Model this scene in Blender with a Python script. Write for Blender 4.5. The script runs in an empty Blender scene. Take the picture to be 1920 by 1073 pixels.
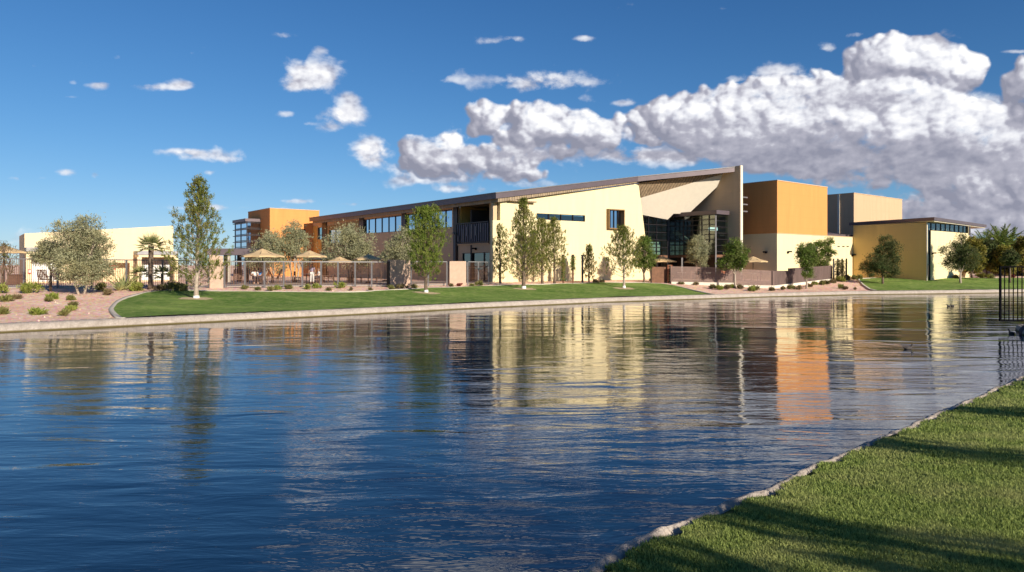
import bpy, math, random
import numpy as np
from mathutils import Vector
from mathutils.geometry import tessellate_polygon
random.seed(7); RNG = np.random.default_rng(7)
S = bpy.context.scene; COL = S.collection
R = math.radians

# ------------------------------------------------------------------ camera
F, CX, HY, H = 1300.0, 960.0, 497.0, 2.8      # focal length / principal column / horizon row of the photo, eye height over the water
cam = bpy.data.cameras.new('camera'); camo = bpy.data.objects.new('camera', cam); COL.objects.link(camo)
camo.location = (0, 0, H); camo.rotation_euler = (R(90), 0, 0)
cam.sensor_width = 36; cam.lens = F/1920*36; cam.shift_y = -(536.5-HY)/1920; cam.clip_start = .1; cam.clip_end = 9000
S.camera = camo
# ------------------------------------------------------------------ light
SUN_H = Vector((.63, -.777)); SUN_EL = R(22)
sunl = bpy.data.lights.new('sun', 'SUN'); suno = bpy.data.objects.new('sun', sunl); COL.objects.link(suno)
sunl.energy = 4.6; sunl.angle = R(.53); sunl.color = (1, .90, .74)
sd = Vector((SUN_H.x*math.cos(SUN_EL), SUN_H.y*math.cos(SUN_EL), math.sin(SUN_EL))).normalized()
suno.rotation_euler = sd.to_track_quat('Z', 'Y').to_euler()
W = bpy.data.worlds.new('World'); S.world = W; W.use_nodes = True
wn, wl = W.node_tree.nodes, W.node_tree.links
sky = wn.new('ShaderNodeTexSky'); sky.sky_type = 'NISHITA'; sky.sun_disc = False
sky.sun_elevation = SUN_EL; sky.sun_rotation = math.atan2(SUN_H.x, SUN_H.y)
sky.altitude = 1500; sky.air_density = 1.0; sky.dust_density = 0; sky.ozone_density = 3.5
hs = wn.new('ShaderNodeHueSaturation'); hs.inputs['Saturation'].default_value = 1.13; hs.inputs['Value'].default_value = 1.0
bgn = wn['Background']; bgn.inputs['Strength'].default_value = .077
tint = wn.new('ShaderNodeMix'); tint.data_type = 'RGBA'; tint.blend_type = 'MULTIPLY'; tint.inputs[0].default_value = 1; tint.inputs[7].default_value = (.70, .84, .93, 1)
wl.new(sky.outputs[0], hs.inputs['Color']); wl.new(hs.outputs[0], tint.inputs[6]); 
v1 = wn.new('ShaderNodeVectorMath'); v1.operation = 'MULTIPLY_ADD'; v1.inputs[1].default_value = (.125, .105, .08); v1.inputs[2].default_value = (1, 1, 1); wl.new(tint.outputs[2], v1.inputs[0])
v2 = wn.new('ShaderNodeVectorMath'); v2.operation = 'DIVIDE'; wl.new(tint.outputs[2], v2.inputs[0]); wl.new(v1.outputs[0], v2.inputs[1]); gm = wn.new('ShaderNodeGamma'); gm.inputs[1].default_value = 1.2; wl.new(v2.outputs[0], gm.inputs[0]); wl.new(gm.outputs[0], bgn.inputs['Color'])
S.view_settings.view_transform = 'Standard'; S.view_settings.look = 'None'
S.view_settings.exposure = 0.62; S.view_settings.gamma = 1
S.cycles.max_bounces = 7; S.cycles.transparent_max_bounces = 12; S.cycles.use_denoising = True
S.cycles.sample_clamp_indirect = 6; S.cycles.caustics_reflective = False; S.cycles.caustics_refractive = False

# ------------------------------------------------------------------ materials
def newmat(name):
    m = bpy.data.materials.new(name); m.use_nodes = True
    return m, m.node_tree.nodes, m.node_tree.links, m.node_tree.nodes['Principled BSDF']
def mixrgb(n, l, fac, a, b, bt='MIX'):
    x = n.new('ShaderNodeMix'); x.data_type = 'RGBA'; x.blend_type = bt
    for s, v in ((x.inputs[0], fac), (x.inputs[6], a), (x.inputs[7], b)):
        if hasattr(v, 'default_value') or hasattr(v, 'is_output'): l.new(v, s)
        else: s.default_value = v if not isinstance(v, tuple) else (*v, 1) if len(v) == 3 else v
    return x.outputs[2]
def noise(n, l, co, scale, detail=4, rough=.55, dist=0):
    t = n.new('ShaderNodeTexNoise'); t.inputs['Scale'].default_value = scale; t.inputs['Detail'].default_value = detail
    t.inputs['Roughness'].default_value = rough; t.inputs['Distortion'].default_value = dist
    if co is not None: l.new(co, t.inputs['Vector'])
    return t.outputs[0]
def ramp(n, l, v, a, b):
    t = n.new('ShaderNodeMapRange'); t.inputs[1].default_value = a; t.inputs[2].default_value = b; l.new(v, t.inputs[0]); return t.outputs[0]
def coords(n, l, scale=(1, 1, 1), rot=(0, 0, 0)):
    g = n.new('ShaderNodeNewGeometry'); m = n.new('ShaderNodeMapping'); m.inputs['Scale'].default_value = scale; m.inputs['Rotation'].default_value = rot
    l.new(g.outputs['Position'], m.inputs['Vector']); return m.outputs[0]
def bump(n, l, p, hgt, dist, strength=1):
    b = n.new('ShaderNodeBump'); b.inputs['Distance'].default_value = dist; b.inputs['Strength'].default_value = strength
    l.new(hgt, b.inputs['Height']); l.new(b.outputs[0], p.inputs['Normal'])
def plain(name, c, rough=.7, metal=0, var=.12, sc=3, streak=False, bmp=0, spec=.5):
    m, n, l, p = newmat(name); co = coords(n, l, (1, 1, .25) if streak else (1, 1, 1))
    f = noise(n, l, co, sc, 6, .6)
    a = tuple(x*(1-var) for x in c); b = tuple(min(1, x*(1+var)) for x in c)
    l.new(mixrgb(n, l, ramp(n, l, f, .3, .7), a, b), p.inputs['Base Color'])
    p.inputs['Roughness'].default_value = rough; p.inputs['Metallic'].default_value = metal; p.inputs['Specular IOR Level'].default_value = spec
    if bmp: bump(n, l, p, noise(n, l, coords(n, l), 60, 3), bmp)
    return m
def stucco(name, c):
    # painted render: faint panel joints, rain streaks, grain
    m, n, l, p = newmat(name)
    f1 = noise(n, l, coords(n, l, (1, 1, .12)), 1.6, 5, .6); f2 = noise(n, l, coords(n, l), .35, 3, .5)
    a = tuple(x*.87 for x in c); b = tuple(min(1, x*1.06) for x in c)
    c1 = mixrgb(n, l, ramp(n, l, f1, .3, .72), a, b)
    c2 = mixrgb(n, l, ramp(n, l, f2, .35, .65), c1, tuple(x*.95 for x in c))
    # expansion joints every few metres, by height
    g = n.new('ShaderNodeNewGeometry'); sp = n.new('ShaderNodeSeparateXYZ'); l.new(g.outputs['Position'], sp.inputs[0])
    md = n.new('ShaderNodeMath'); md.operation = 'MODULO'; ad = n.new('ShaderNodeMath'); ad.operation = 'ADD'; ad.inputs[1].default_value = 10.17
    l.new(sp.outputs[2], ad.inputs[0]); l.new(ad.outputs[0], md.inputs[0]); md.inputs[1].default_value = 1.22
    lt = n.new('ShaderNodeMath'); lt.operation = 'LESS_THAN'; lt.inputs[1].default_value = .025; l.new(md.outputs[0], lt.inputs[0])
    sc_ = n.new('ShaderNodeMath'); sc_.operation = 'MULTIPLY'; sc_.inputs[1].default_value = .22; l.new(lt.outputs[0], sc_.inputs[0])
    c3 = mixrgb(n, l, sc_.outputs[0], c2, tuple(x*.6 for x in c))
    l.new(c3, p.inputs['Base Color']); p.inputs['Roughness'].default_value = .88; p.inputs['Specular IOR Level'].default_value = .2
    bump(n, l, p, noise(n, l, coords(n, l), 35, 4), .01)
    return m
M = {}
M['yellow'] = stucco('yellow_stucco', (.78, .655, .395))
M['pool_yellow'] = stucco('pale_yellow_stucco', (.78, .63, .40))
M['ochre'] = stucco('ochre_stucco', (.60, .38, .11))
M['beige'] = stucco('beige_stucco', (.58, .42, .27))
M['orange'] = stucco('orange_stucco', (.68, .295, .095))
M['cream'] = plain('cream_panel', (.68, .61, .50), .8, var=.04)
M['fascia'] = plain('fascia_metal', (.13, .10, .11), .45, .3, var=.1, sc=1)
M['bronze'] = plain('dark_bronze', (.025, .02, .022), .4, .4)
M['steel'] = plain('grey_steel', (.19, .18, .185), .5, .3)
M['rust'] = plain('rusty_steel', (.16, .075, .04), .8, var=.3)
M['black'] = plain('black_metal', (.004, .004, .006), .9, 0, spec=.05)
M['block'] = plain('pink_block', (.48, .335, .25), .9, var=.1, sc=4, bmp=.01)
M['white'] = plain('white_paint', (.8, .8, .78), .6, var=.03)
M['porch'] = plain('porch_grey', (.30, .29, .30), .6)
M['concrete'] = plain('pale_concrete', (.50, .44, .37), .9, var=.15, sc=5, bmp=.01)
M['paving'] = plain('patio_paving', (.42, .33, .27), .85, var=.12, sc=2)
M['wicker'] = plain('brown_wicker', (.12, .065, .045), .8, var=.3, sc=20)
M['canvas'] = plain('tan_canvas', (.55, .39, .21), .85, var=.08)
M['skin'] = plain('skin', (.55, .32, .22), .6)
M['red'] = plain('red_paint', (.55, .05, .03), .5)
M['interior'] = plain('interior_wall', (.55, .60, .50), .9)
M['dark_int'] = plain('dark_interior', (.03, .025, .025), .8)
M['curtain'] = plain('curtain_cloth', (.35, .38, .42), .9)
M['bark'] = plain('bark', (.17, .12, .085), .95, var=.35, sc=8, bmp=.03)
M['palebark'] = plain('pale_bark', (.42, .34, .27), .95, var=.25, sc=8, bmp=.03)
M['terracotta'] = plain('roof_tile_red', (.22, .10, .08), .9, var=.3, sc=2)

def slat_mat(name, c, freq, axis):
    m, n, l, p = newmat(name)
    co = coords(n, l, (1, 1, 1), (0, 0, -axis)); w = n.new('ShaderNodeTexWave'); w.wave_type = 'BANDS'; w.bands_direction = 'X'
    w.inputs['Scale'].default_value = freq; w.inputs['Distortion'].default_value = 0; l.new(co, w.inputs['Vector'])
    f = noise(n, l, coords(n, l, (3, 3, .3)), 2, 4)
    c1 = mixrgb(n, l, ramp(n, l, f, .3, .7), tuple(x*.7 for x in c), tuple(x*1.3 for x in c))
    l.new(mixrgb(n, l, ramp(n, l, w.outputs[1], .0, .12), tuple(x*.25 for x in c), c1), p.inputs['Base Color'])
    p.inputs['Roughness'].default_value = .75; bump(n, l, p, w.outputs[1], .02)
    return m
ANG = math.atan2(.62, .78)
E2 = Vector((math.cos(ANG), math.sin(ANG))); N2 = Vector((math.sin(ANG), -math.cos(ANG)))   # along the lit fronts / their outward normal
M['woodsoffit'] = slat_mat('wood_soffit_boards', (.30, .22, .14), 1.1, ANG)
M['woodpanel'] = slat_mat('wood_panels', (.38, .24, .09), .5, ANG-math.pi/2)
M['slats'] = slat_mat('brown_steel_slats', (.13, .085, .075), 1.3, ANG*.3)

def glassmat(name, tint, refl, trans):
    m, n, l, p = newmat(name)
    tr = n.new('ShaderNodeBsdfTransparent'); tr.inputs[0].default_value = (*tint, 1)
    gl = n.new('ShaderNodeBsdfGlossy'); gl.inputs['Roughness'].default_value = .02; gl.inputs[0].default_value = (*refl, 1)
    mx = n.new('ShaderNodeMixShader'); fr = n.new('ShaderNodeFresnel'); fr.inputs[0].default_value = 1.6
    ad = n.new('ShaderNodeMath'); ad.inputs[1].default_value = trans; l.new(fr.outputs[0], ad.inputs[0]); l.new(ad.outputs[0], mx.inputs[0])
    # slight waviness of the panes
    b = n.new('ShaderNodeBump'); b.inputs['Distance'].default_value = .004; l.new(noise(n, l, coords(n, l), .9, 2), b.inputs['Height']); l.new(b.outputs[0], gl.inputs['Normal'])
    l.new(tr.outputs[0], mx.inputs[1]); l.new(gl.outputs[0], mx.inputs[2]); l.new(mx.outputs[0], n['Material Output'].inputs[0])
    return m
M['glass'] = glassmat('window_glass', (.55, .68, .66), (.8, .9, .95), .10)
M['blueglass'] = glassmat('tinted_window_glass', (.10, .14, .18), (.75, .85, 1.0), .60)

def leafmat(name, dark, light, warm=None, trans=.3):
    m, n, l, p = newmat(name)
    g = n.new('ShaderNodeNewGeometry'); f = noise(n, l, g.outputs['Position'], 1.3, 3)
    c = mixrgb(n, l, g.outputs['Random Per Island'], dark, light)
    if warm: c = mixrgb(n, l, ramp(n, l, f, .45, .75), c, warm)
    d = n.new('ShaderNodeBsdfDiffuse'); t = n.new('ShaderNodeBsdfTranslucent'); mx = n.new('ShaderNodeMixShader'); mx.inputs[0].default_value = trans
    l.new(c, d.inputs[0]); l.new(c, t.inputs[0]); l.new(d.outputs[0], mx.inputs[1]); l.new(t.outputs[0], mx.inputs[2])
    l.new(mx.outputs[0], n['Material Output'].inputs[0]); return m
M['pine'] = leafmat('pine_needles', (0.077, 0.096, 0.018), (0.243, 0.269, 0.064), (0.307, 0.256, 0.090))
M['pine_green'] = leafmat('green_pine_needles', (.075, .12, .018), (.25, .32, .065), (.27, .28, .08))
M['olive'] = leafmat('olive_leaves', (0.166, 0.179, 0.096), (0.461, 0.448, 0.282), (0.384, 0.358, 0.192))
M['leafy'] = leafmat('green_leaves', (0.064, 0.102, 0.019), (0.179, 0.256, 0.058), (0.230, 0.243, 0.090))
M['darkleaf'] = leafmat('dark_leaves', (0.038, 0.058, 0.020), (0.128, 0.160, 0.064), (0.154, 0.141, 0.064))
M['autumn'] = leafmat('yellowing_leaves', (.12, .12, .02), (.30, .27, .06), (.26, .20, .08))
M['palm'] = leafmat('palm_fronds', (.12, .15, .06), (.38, .40, .18), (.42, .38, .16))
M['shrub'] = leafmat('shrub_leaves', (.12, .13, .04), (.32, .31, .11), (.30, .24, .11))
M['bright'] = leafmat('bright_shrub_leaves', (.13, .18, .03), (.36, .40, .09), (.34, .30, .12))
M['dry'] = leafmat('dry_twigs', (.14, .10, .06), (.34, .26, .14), (.12, .15, .04))
M['blade'] = leafmat('grass_blades', (.09, .14, .025), (.46, .54, .17), (.42, .43, .17), .40)

# ------------------------------------------------------------------ object helpers
LOC = {}
def tag(o, label=None, cat=None, group=None, kind=None):
    for k, v in (('label', label), ('category', cat), ('group', group), ('kind', kind)):
        if v: o[k] = v
    return o
def thing(name, loc, label, cat, group=None):
    o = bpy.data.objects.new(name, None); o.empty_display_size = .2; COL.objects.link(o); o.location = loc; LOC[o.name] = Vector(loc)
    return tag(o, label, cat, group)
class MB:
    def __init__(s): s.v = []; s.f = []
    def add(s, vs, fs):
        k = len(s.v); s.v += [tuple(v) for v in vs]; s.f += [tuple(i+k for i in f) for f in fs]; return s
    def pbox(s, o, a, b, c):      # parallelepiped from corner o with edge vectors
        o, a, b, c = map(Vector, (o, a, b, c)); vs = [o, o+a, o+a+b, o+b, o+c, o+a+c, o+a+b+c, o+b+c]
        fs = [(0, 3, 2, 1), (4, 5, 6, 7), (0, 1, 5, 4), (1, 2, 6, 5), (2, 3, 7, 6), (3, 0, 4, 7)]
        if a.cross(b).dot(c) < 0: fs = [tuple(reversed(f)) for f in fs]
        return s.add(vs, fs)
    def box(s, c, d, rz=0):
        x, y = Vector((math.cos(rz), math.sin(rz), 0)), Vector((-math.sin(rz), math.cos(rz), 0)); c = Vector(c)
        return s.pbox(c-x*d[0]/2-y*d[1]/2-Vector((0, 0, d[2]/2)), x*d[0], y*d[1], (0, 0, d[2]))
    def bar(s, p, q, w, dpt=None, side=None):   # square bar p->q
        p, q = Vector(p), Vector(q); t = (q-p)
        if t.length < 1e-6: return s
        u = Vector(side).normalized() if side is not None else (Vector((0, 0, 1)) if abs(t.normalized().z) < .9 else Vector((1, 0, 0)))
        v = t.cross(u).normalized(); u = v.cross(t).normalized(); dpt = dpt or w
        return s.pbox(p-u*dpt/2-v*w/2, u*dpt, v*w, t)
    def prism(s, poly, z0, z1):
        n = len(poly); z0 = z0 if isinstance(z0, (list, tuple)) else [z0]*n; z1 = z1 if isinstance(z1, (list, tuple)) else [z1]*n
        ar = sum(poly[i][0]*poly[(i+1) % n][1]-poly[(i+1) % n][0]*poly[i][1] for i in range(n))
        idx = list(range(n)) if ar > 0 else list(range(n))[::-1]
        poly = [poly[i] for i in idx]; z0 = [z0[i] for i in idx]; z1 = [z1[i] for i in idx]
        vs = [(p[0], p[1], z) for p, z in zip(poly, z0)]+[(p[0], p[1], z) for p, z in zip(poly, z1)]
        return s.add(vs, [tuple(range(n))[::-1], tuple(range(n, 2*n))]+[(i, (i+1) % n, n+(i+1) % n, n+i) for i in range(n)])
    def tube(s, pts, rad, n=7, cap=True):
        pts = [Vector(p) for p in pts]; rad = rad if isinstance(rad, (list, tuple)) else [rad]*len(pts); k = len(s.v); ref = None
        for i, p in enumerate(pts):
            t = (pts[min(i+1, len(pts)-1)]-pts[max(i-1, 0)]).normalized()
            if ref is None: ref = t.orthogonal().normalized()
            u = (ref-t*ref.dot(t)); u = u.normalized() if u.length > 1e-5 else t.orthogonal().normalized(); ref = u; v = t.cross(u)
            for j in range(n):
                a = 2*math.pi*j/n; s.v.append(tuple(p+(u*math.cos(a)+v*math.sin(a))*rad[i]))
        for i in range(len(pts)-1):
            for j in range(n):
                a, b = k+i*n+j, k+i*n+(j+1) % n; s.f.append((a, b, b+n, a+n))
        if cap: s.f.append(tuple(k+j for j in range(n))[::-1]); s.f.append(tuple(k+(len(pts)-1)*n+j for j in range(n)))
        return s
    def facade(s, P0, D, inward, outer, holes=(), thick=.3):
        loops = [[plane_pt(P0, D, q) for q in lp] for lp in (outer, *holes)]
        flat = [p for lp in loops for p in lp]; D3 = Vector((D[0], D[1], 0)).normalized(); O = flat[0]
        two = [[Vector(((p-O).dot(D3), p.z, 0)) for p in lp] for lp in loops]
        tris = tessellate_polygon(two); iv = Vector((inward[0], inward[1], 0)).normalized()*thick; n = len(flat)
        vs = flat+[p+iv for p in flat]; fs = []
        for t in tris:
            a, b, c = (flat[i] for i in t)
            if (b-a).cross(c-a).dot(iv) > 0: t = (t[0], t[2], t[1])
            fs.append(tuple(t)); fs.append(tuple(n+i for i in reversed(t)))
        k = 0
        for lp in loops:
            m = len(lp)
            for i in range(m): fs.append((k+i, k+(i+1) % m, n+k+(i+1) % m, n+k+i))
            k += m
        return s.add(vs, fs)
    def build(s, name, mat, parent=None, smooth=False, fixn=False):
        me = bpy.data.meshes.new(name); off = LOC.get(parent.name, Vector()) if parent else Vector()
        me.from_pydata([(v[0]-off.x, v[1]-off.y, v[2]-off.z) for v in s.v], [], s.f); me.materials.append(mat)
        if smooth: me.polygons.foreach_set('use_smooth', [True]*len(me.polygons))
        me.update(); o = bpy.data.objects.new(name, me); COL.objects.link(o); o.parent = parent; LOC[o.name] = off
        return o
def npmesh(name, verts, faces, mat, parent=None, smooth=False):
    """verts (n,3) float, faces (m,k) int, all faces the same size"""
    off = LOC.get(parent.name, Vector()) if parent else Vector(); me = bpy.data.meshes.new(name)
    v = np.asarray(verts, dtype=np.float32)-np.array(off[:], dtype=np.float32); f = np.asarray(faces, dtype=np.int32); k = f.shape[1]
    me.vertices.add(len(v)); me.vertices.foreach_set('co', v.ravel()); me.loops.add(f.size); me.loops.foreach_set('vertex_index', f.ravel())
    me.polygons.add(len(f)); me.polygons.foreach_set('loop_start', np.arange(0, f.size, k, dtype=np.int32)); me.polygons.foreach_set('loop_total', np.full(len(f), k, dtype=np.int32))
    if smooth: me.polygons.foreach_set('use_smooth', np.ones(len(f), dtype=bool))
    me.materials.append(mat); me.update(calc_edges=True); me.validate()
    o = bpy.data.objects.new(name, me); COL.objects.link(o); o.parent = parent; LOC[o.name] = off; return o
def copy_tree(o, parent=None):
    c = o.copy(); COL.objects.link(c); c.parent = parent; LOC[c.name] = Vector()
    for ch in list(o.children): copy_tree(ch, c)
    return c

# photo-measure helpers: columns and rows were read off the photograph, depths are in metres
def kx(px): return (px-CX)/F
def at(px, py, d): return Vector((kx(px)*d, d, H-(py-HY)*d/F))
def hz(py, d): return H-(py-HY)*d/F
def isect(P, D, px):          # point on the plan line P+t*D seen in column px
    k = kx(px); t = (k*P[1]-P[0])/(D[0]-k*D[1]); return Vector((P[0]+D[0]*t, P[1]+D[1]*t))
def plane_pt(P0, D, q):
    if isinstance(q, Vector): return q
    p = isect(P0, D, q[0]); z = q[2] if len(q) == 3 else hz(q[1], p.y); return Vector((p.x, p.y, z))

# ------------------------------------------------------------------ far bank terrain
BK = [(-1500, 735), (-600, 668), (0, 624), (160, 616), (320, 608), (620, 593), (900, 578), (1140, 567), (1440, 557), (1600, 553), (1700, 552), (1920, 549), (2600, 547), (4200, 547)]
bkx = [b[0] for b in BK]; bky = [b[1] for b in BK]
def dbank(px): return H*F/(np.interp(px, bkx, bky)-HY)
def sstep(t): t = min(1, max(0, t)); return t*t*(3-2*t)
def zs(s): return .31+.93*sstep(s/17) if s > 0 else .31+s*1.2
def gz(x, y): return zs(y-dbank(CX+F*x/y)-.5) if y > 1 else 0
def G(px, py):
    a, b = dbank(px)+.5, 400.0
    for _ in range(50):
        m = (a+b)/2
        if HY+(H-zs(m-dbank(px)-.5))*F/m > py: a = m
        else: b = m
    return Vector((kx(px)*a, a, zs(a-dbank(px)-.5)))
def structure(o, label, cat): return tag(o, label, cat, kind='structure')

def ground_mat(name, cols, sc, bmp, speck=0):
    m, n, l, p = newmat(name); co = coords(n, l)
    c = mixrgb(n, l, ramp(n, l, noise(n, l, co, sc[0], 5, .6), .3, .7), cols[0], cols[1])
    c = mixrgb(n, l, ramp(n, l, noise(n, l, co, sc[1], 4, .7), .45, .7), c, cols[2])
    if speck:
        v = n.new('ShaderNodeTexVoronoi'); v.inputs['Scale'].default_value = speck; l.new(co, v.inputs['Vector'])
        c = mixrgb(n, l, .35, c, v.outputs['Color'], 'OVERLAY')
    l.new(c, p.inputs['Base Color']); p.inputs['Roughness'].default_value = .95; p.inputs['Specular IOR Level'].default_value = .15
    bump(n, l, p, noise(n, l, co, sc[2], 5, .7), bmp); return m
M['gravel'] = ground_mat('pink_gravel', [(.74, .46, .34), (.84, .61, .48), (.60, .35, .25)], (.35, 2.2, 6), .07, 9)
def lawn_mat(name, base, dist=False):
    m, n, l, p = newmat(name)
    co = coords(n, l); c = mixrgb(n, l, ramp(n, l, noise(n, l, co, .22, 5, .6), .35, .65), base[0], base[1])
    c = mixrgb(n, l, ramp(n, l, noise(n, l, coords(n, l, (.22, 1.1, 1)), .9, 6, .75), .38, .62), c, base[2])
    c = mixrgb(n, l, ramp(n, l, noise(n, l, co, 2.2, 7, .8), .46, .8), c, base[3])
    l.new(c, p.inputs['Base Color']); p.inputs['Roughness'].default_value = .9; p.inputs['Specular IOR Level'].default_value = .1
    bump(n, l, p, noise(n, l, co, 18, 4, .8), .12); return m
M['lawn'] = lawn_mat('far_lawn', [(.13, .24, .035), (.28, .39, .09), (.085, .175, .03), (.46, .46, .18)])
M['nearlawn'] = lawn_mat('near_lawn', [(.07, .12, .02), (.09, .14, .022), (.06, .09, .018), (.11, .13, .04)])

cols = np.concatenate([np.linspace(-1500, 0, 40, endpoint=False), np.linspace(0, 1920, 241), np.linspace(1932, 4200, 60)])
ss = [-.35, .0, .3, .8, 1.4, 2, 3, 4, 5, 6, 7, 8, 9, 10, 11, 12, 13, 14, 15, 16, 17, 19, 22, 30, 50, 90, 200, 500, 2500]
vs = []
for c in cols:
    db = dbank(c)+.5
    for s_ in ss:
        d = db+s_; x = kx(c)*d; z = zs(s_)-(.0 if s_ > 0 else .05)
        z += .035*math.sin(x*.9+d*.3)*math.sin(d*.8)*(1 if 1 < s_ < 17 else 0); vs.append((x, d, z))
ns = len(ss); fs = [(i*ns+j, (i+1)*ns+j, (i+1)*ns+j+1, i*ns+j+1) for i in range(len(cols)-1) for j in range(ns-1)]
structure(npmesh('ground', vs, fs, M['gravel'], smooth=True), 'pink gravel ground of the far bank running back past the buildings', 'ground')

def rough_strip(name, pts, nrm, profile, amp, mat, sub=1):
    """extrude a profile (offset along nrm, z) along pts with stony irregularity"""
    vs = []; k = len(profile)
    for i, (p, q) in enumerate(zip(pts, nrm)):
        for j, (o, z) in enumerate(profile):
            a = amp if 0 < j < k-1 else 0
            vs.append((p[0]+q[0]*(o+random.uniform(-a, a)), p[1]+q[1]*(o+random.uniform(-a, a)), z+random.uniform(-a, a)*.6))
    fs = [(i*k+j, (i+1)*k+j, (i+1)*k+j+1, i*k+j+1) for i in range(len(pts)-1) for j in range(k-1)]
    return npmesh(name, vs, fs, mat, smooth=False)
def kerb_mat():
    m, n, l, p = newmat('kerb_concrete'); co = coords(n, l)
    c = mixrgb(n, l, ramp(n, l, noise(n, l, co, 3, 6, .7), .3, .7), (.30, .25, .21), (.50, .43, .37))
    v = n.new('ShaderNodeTexVoronoi'); v.feature = 'DISTANCE_TO_EDGE'; v.inputs['Scale'].default_value = 7; l.new(co, v.inputs['Vector'])
    c = mixrgb(n, l, ramp(n, l, v.outputs[0], .0, .06), (.30, .25, .21), c)
    g = n.new('ShaderNodeNewGeometry'); sp = n.new('ShaderNodeSeparateXYZ'); l.new(g.outputs['Position'], sp.inputs[0])
    w = n.new('ShaderNodeMath'); w.inputs[1].default_value = 0; w.operation = 'ADD'; l.new(sp.outputs[2], w.inputs[0])
    c = mixrgb(n, l, ramp(n, l, w.outputs[0], .09, .03), c, (.10, .075, .02))     # algae band at the waterline
    l.new(c, p.inputs['Base Color']); p.inputs['Roughness'].default_value = .9; bump(n, l, p, noise(n, l, co, 10, 5, .7), .04); return m
M['kerb'] = kerb_mat()
kc = np.concatenate([np.linspace(-1500, 0, 120, endpoint=False), np.linspace(0, 1920, 700), np.linspace(1923, 4200, 300)])
kp = [(kx(c)*dbank(c), dbank(c)) for c in kc]; kn = []
for c in kc:
    v = Vector((kx(c), 1)); kn.append(v)
structure(rough_strip('kerb', kp, kn, [(-.12, -.6), (-.02, -.02), (.05, .14), (.16, .27), (.3, .335), (.5, .34), (.72, .335), (.78, .2)], .022, M['kerb']), 'pale stone kerb edging the far shore of the lake', 'kerb')

def lawn_sheet(name, back, front, label, px0, px1, n=160):
    bx = [b[0] for b in back]; by = [b[1] for b in back]; vs = []; rows = 14; edge = []
    for i in range(n+1):
        px = px0+(px1-px0)*i/n; pb = G(px, float(np.interp(px, bx, by))); edge.append(pb)
        fy = float(np.interp(px, [f[0] for f in front], [f[1] for f in front])) if front else 9999
        df = dbank(px)+.76
        if fy < 9990: df = max(df, G(px, fy).y)
        db = max(pb.y, df+.02)
        for j in range(rows+1):
            d = df+(db-df)*j/rows; x = kx(px)*d
            z = zs(d-dbank(px)-.5)+.035*math.sin(x*.9+d*.3)*math.sin(d*.8)+.045; vs.append((x, d, z))
    k = rows+1; fs = [(i*k+j, (i+1)*k+j, (i+1)*k+j+1, i*k+j+1) for i in range(n) for j in range(rows)]
    structure(npmesh(name, vs, fs, M['lawn'], smooth=True), label, 'lawn'); return edge
B1 = [(212, 581), (216, 574), (225, 566), (240, 559), (270, 551), (300, 547), (340, 545), (420, 547.5), (520, 548.5), (620, 549.5), (680, 548), (740, 544.5), (800, 541.5), (900, 538), (950, 535.6), (1080, 532.5), (1140, 531), (1200, 531), (1240, 533), (1270, 538), (1300, 545.5), (1336, 553.5)]
F1 = [(212, 582.5), (216, 589), (225, 597), (240, 9999)]
e1 = lawn_sheet('lawn', B1, F1, 'long green lawn strip between kerb and gravel under the pines', 212, 1336)
B2 = [(1611, 524), (1616, 522.8), (1640, 522), (1760, 521.8), (1900, 522), (2100, 521.5), (2600, 521)]
F2 = [(1611, 525), (1620, 535), (1632, 543), (1645, 9999)]
e2 = lawn_sheet('lawn', B2, F2, 'green lawn in front of the glazed lobby at the right', 1611, 2600)
def mow(edge, label, extra=()):
    pts = [G(*q) for q in extra]+edge; vs = []; n = len(pts)
    for i, p in enumerate(pts):
        t = (pts[min(i+1, n-1)]-pts[max(i-1, 0)]); t.z = 0; t.normalize(); q = Vector((-t.y, t.x, 0))
        for o, z in ((-.02, .0), (-.02, .075), (.20, .075), (.20, .0)): vs.append(tuple(p+q*o+Vector((0, 0, z))))
    fs = [(i*4+j, i*4+4+j, i*4+5+j, i*4+1+j) for i in range(n-1) for j in range(3)]
    structure(npmesh('path_edging', vs, fs, M['concrete']), label, 'edging')
mow(e1, 'pale concrete mowing strip behind the long lawn', [(236, 601), (228, 598), (220, 592), (214, 586)])
mow(e2, 'pale concrete mowing strip round the lobby lawn', [(1645, 546.5), (1632, 543), (1620, 535), (1613, 528)])
# patio slabs
def slab(name, pix, zt, mat, label):
    b = MB(); b.prism([(lambda g: (g.x, g.y))(G(*q)) for q in pix], 0, zt); structure(b.build(name, mat), label, 'paving')

# ------------------------------------------------------------------ water
m, n, l, p = newmat('lake_water'); M['water'] = m
p.inputs['Base Color'].default_value = (.002, .012, .028, 1); p.inputs['Roughness'].default_value = .008; p.inputs['IOR'].default_value = 1.8
co1 = coords(n, l, (.38, 1.15, 1), (0, 0, R(-6))); co2 = coords(n, l, (.9, 3.2, 1), (0, 0, R(5))); co3 = coords(n, l, (.12, .3, 1), (0, 0, R(12)))
h1 = noise(n, l, co1, .9, 2, .42, .9); h2 = noise(n, l, co2, 1.0, 4, .6, .4); h3 = noise(n, l, co3, 1, 2)
mm = n.new('ShaderNodeMath'); mm.operation = 'MULTIPLY'; mm.inputs[1].default_value = .25
gW = n.new('ShaderNodeNewGeometry'); sW = n.new('ShaderNodeSeparateXYZ'); l.new(gW.outputs['Position'], sW.inputs[0])
mW = n.new('ShaderNodeMapRange'); l.new(sW.outputs[1], mW.inputs[0]); mW.inputs[1].default_value = 7; mW.inputs[2].default_value = 30; mW.inputs[3].default_value = 1.15; mW.inputs[4].default_value = .38   # calmer in the lee of the far bank
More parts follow.
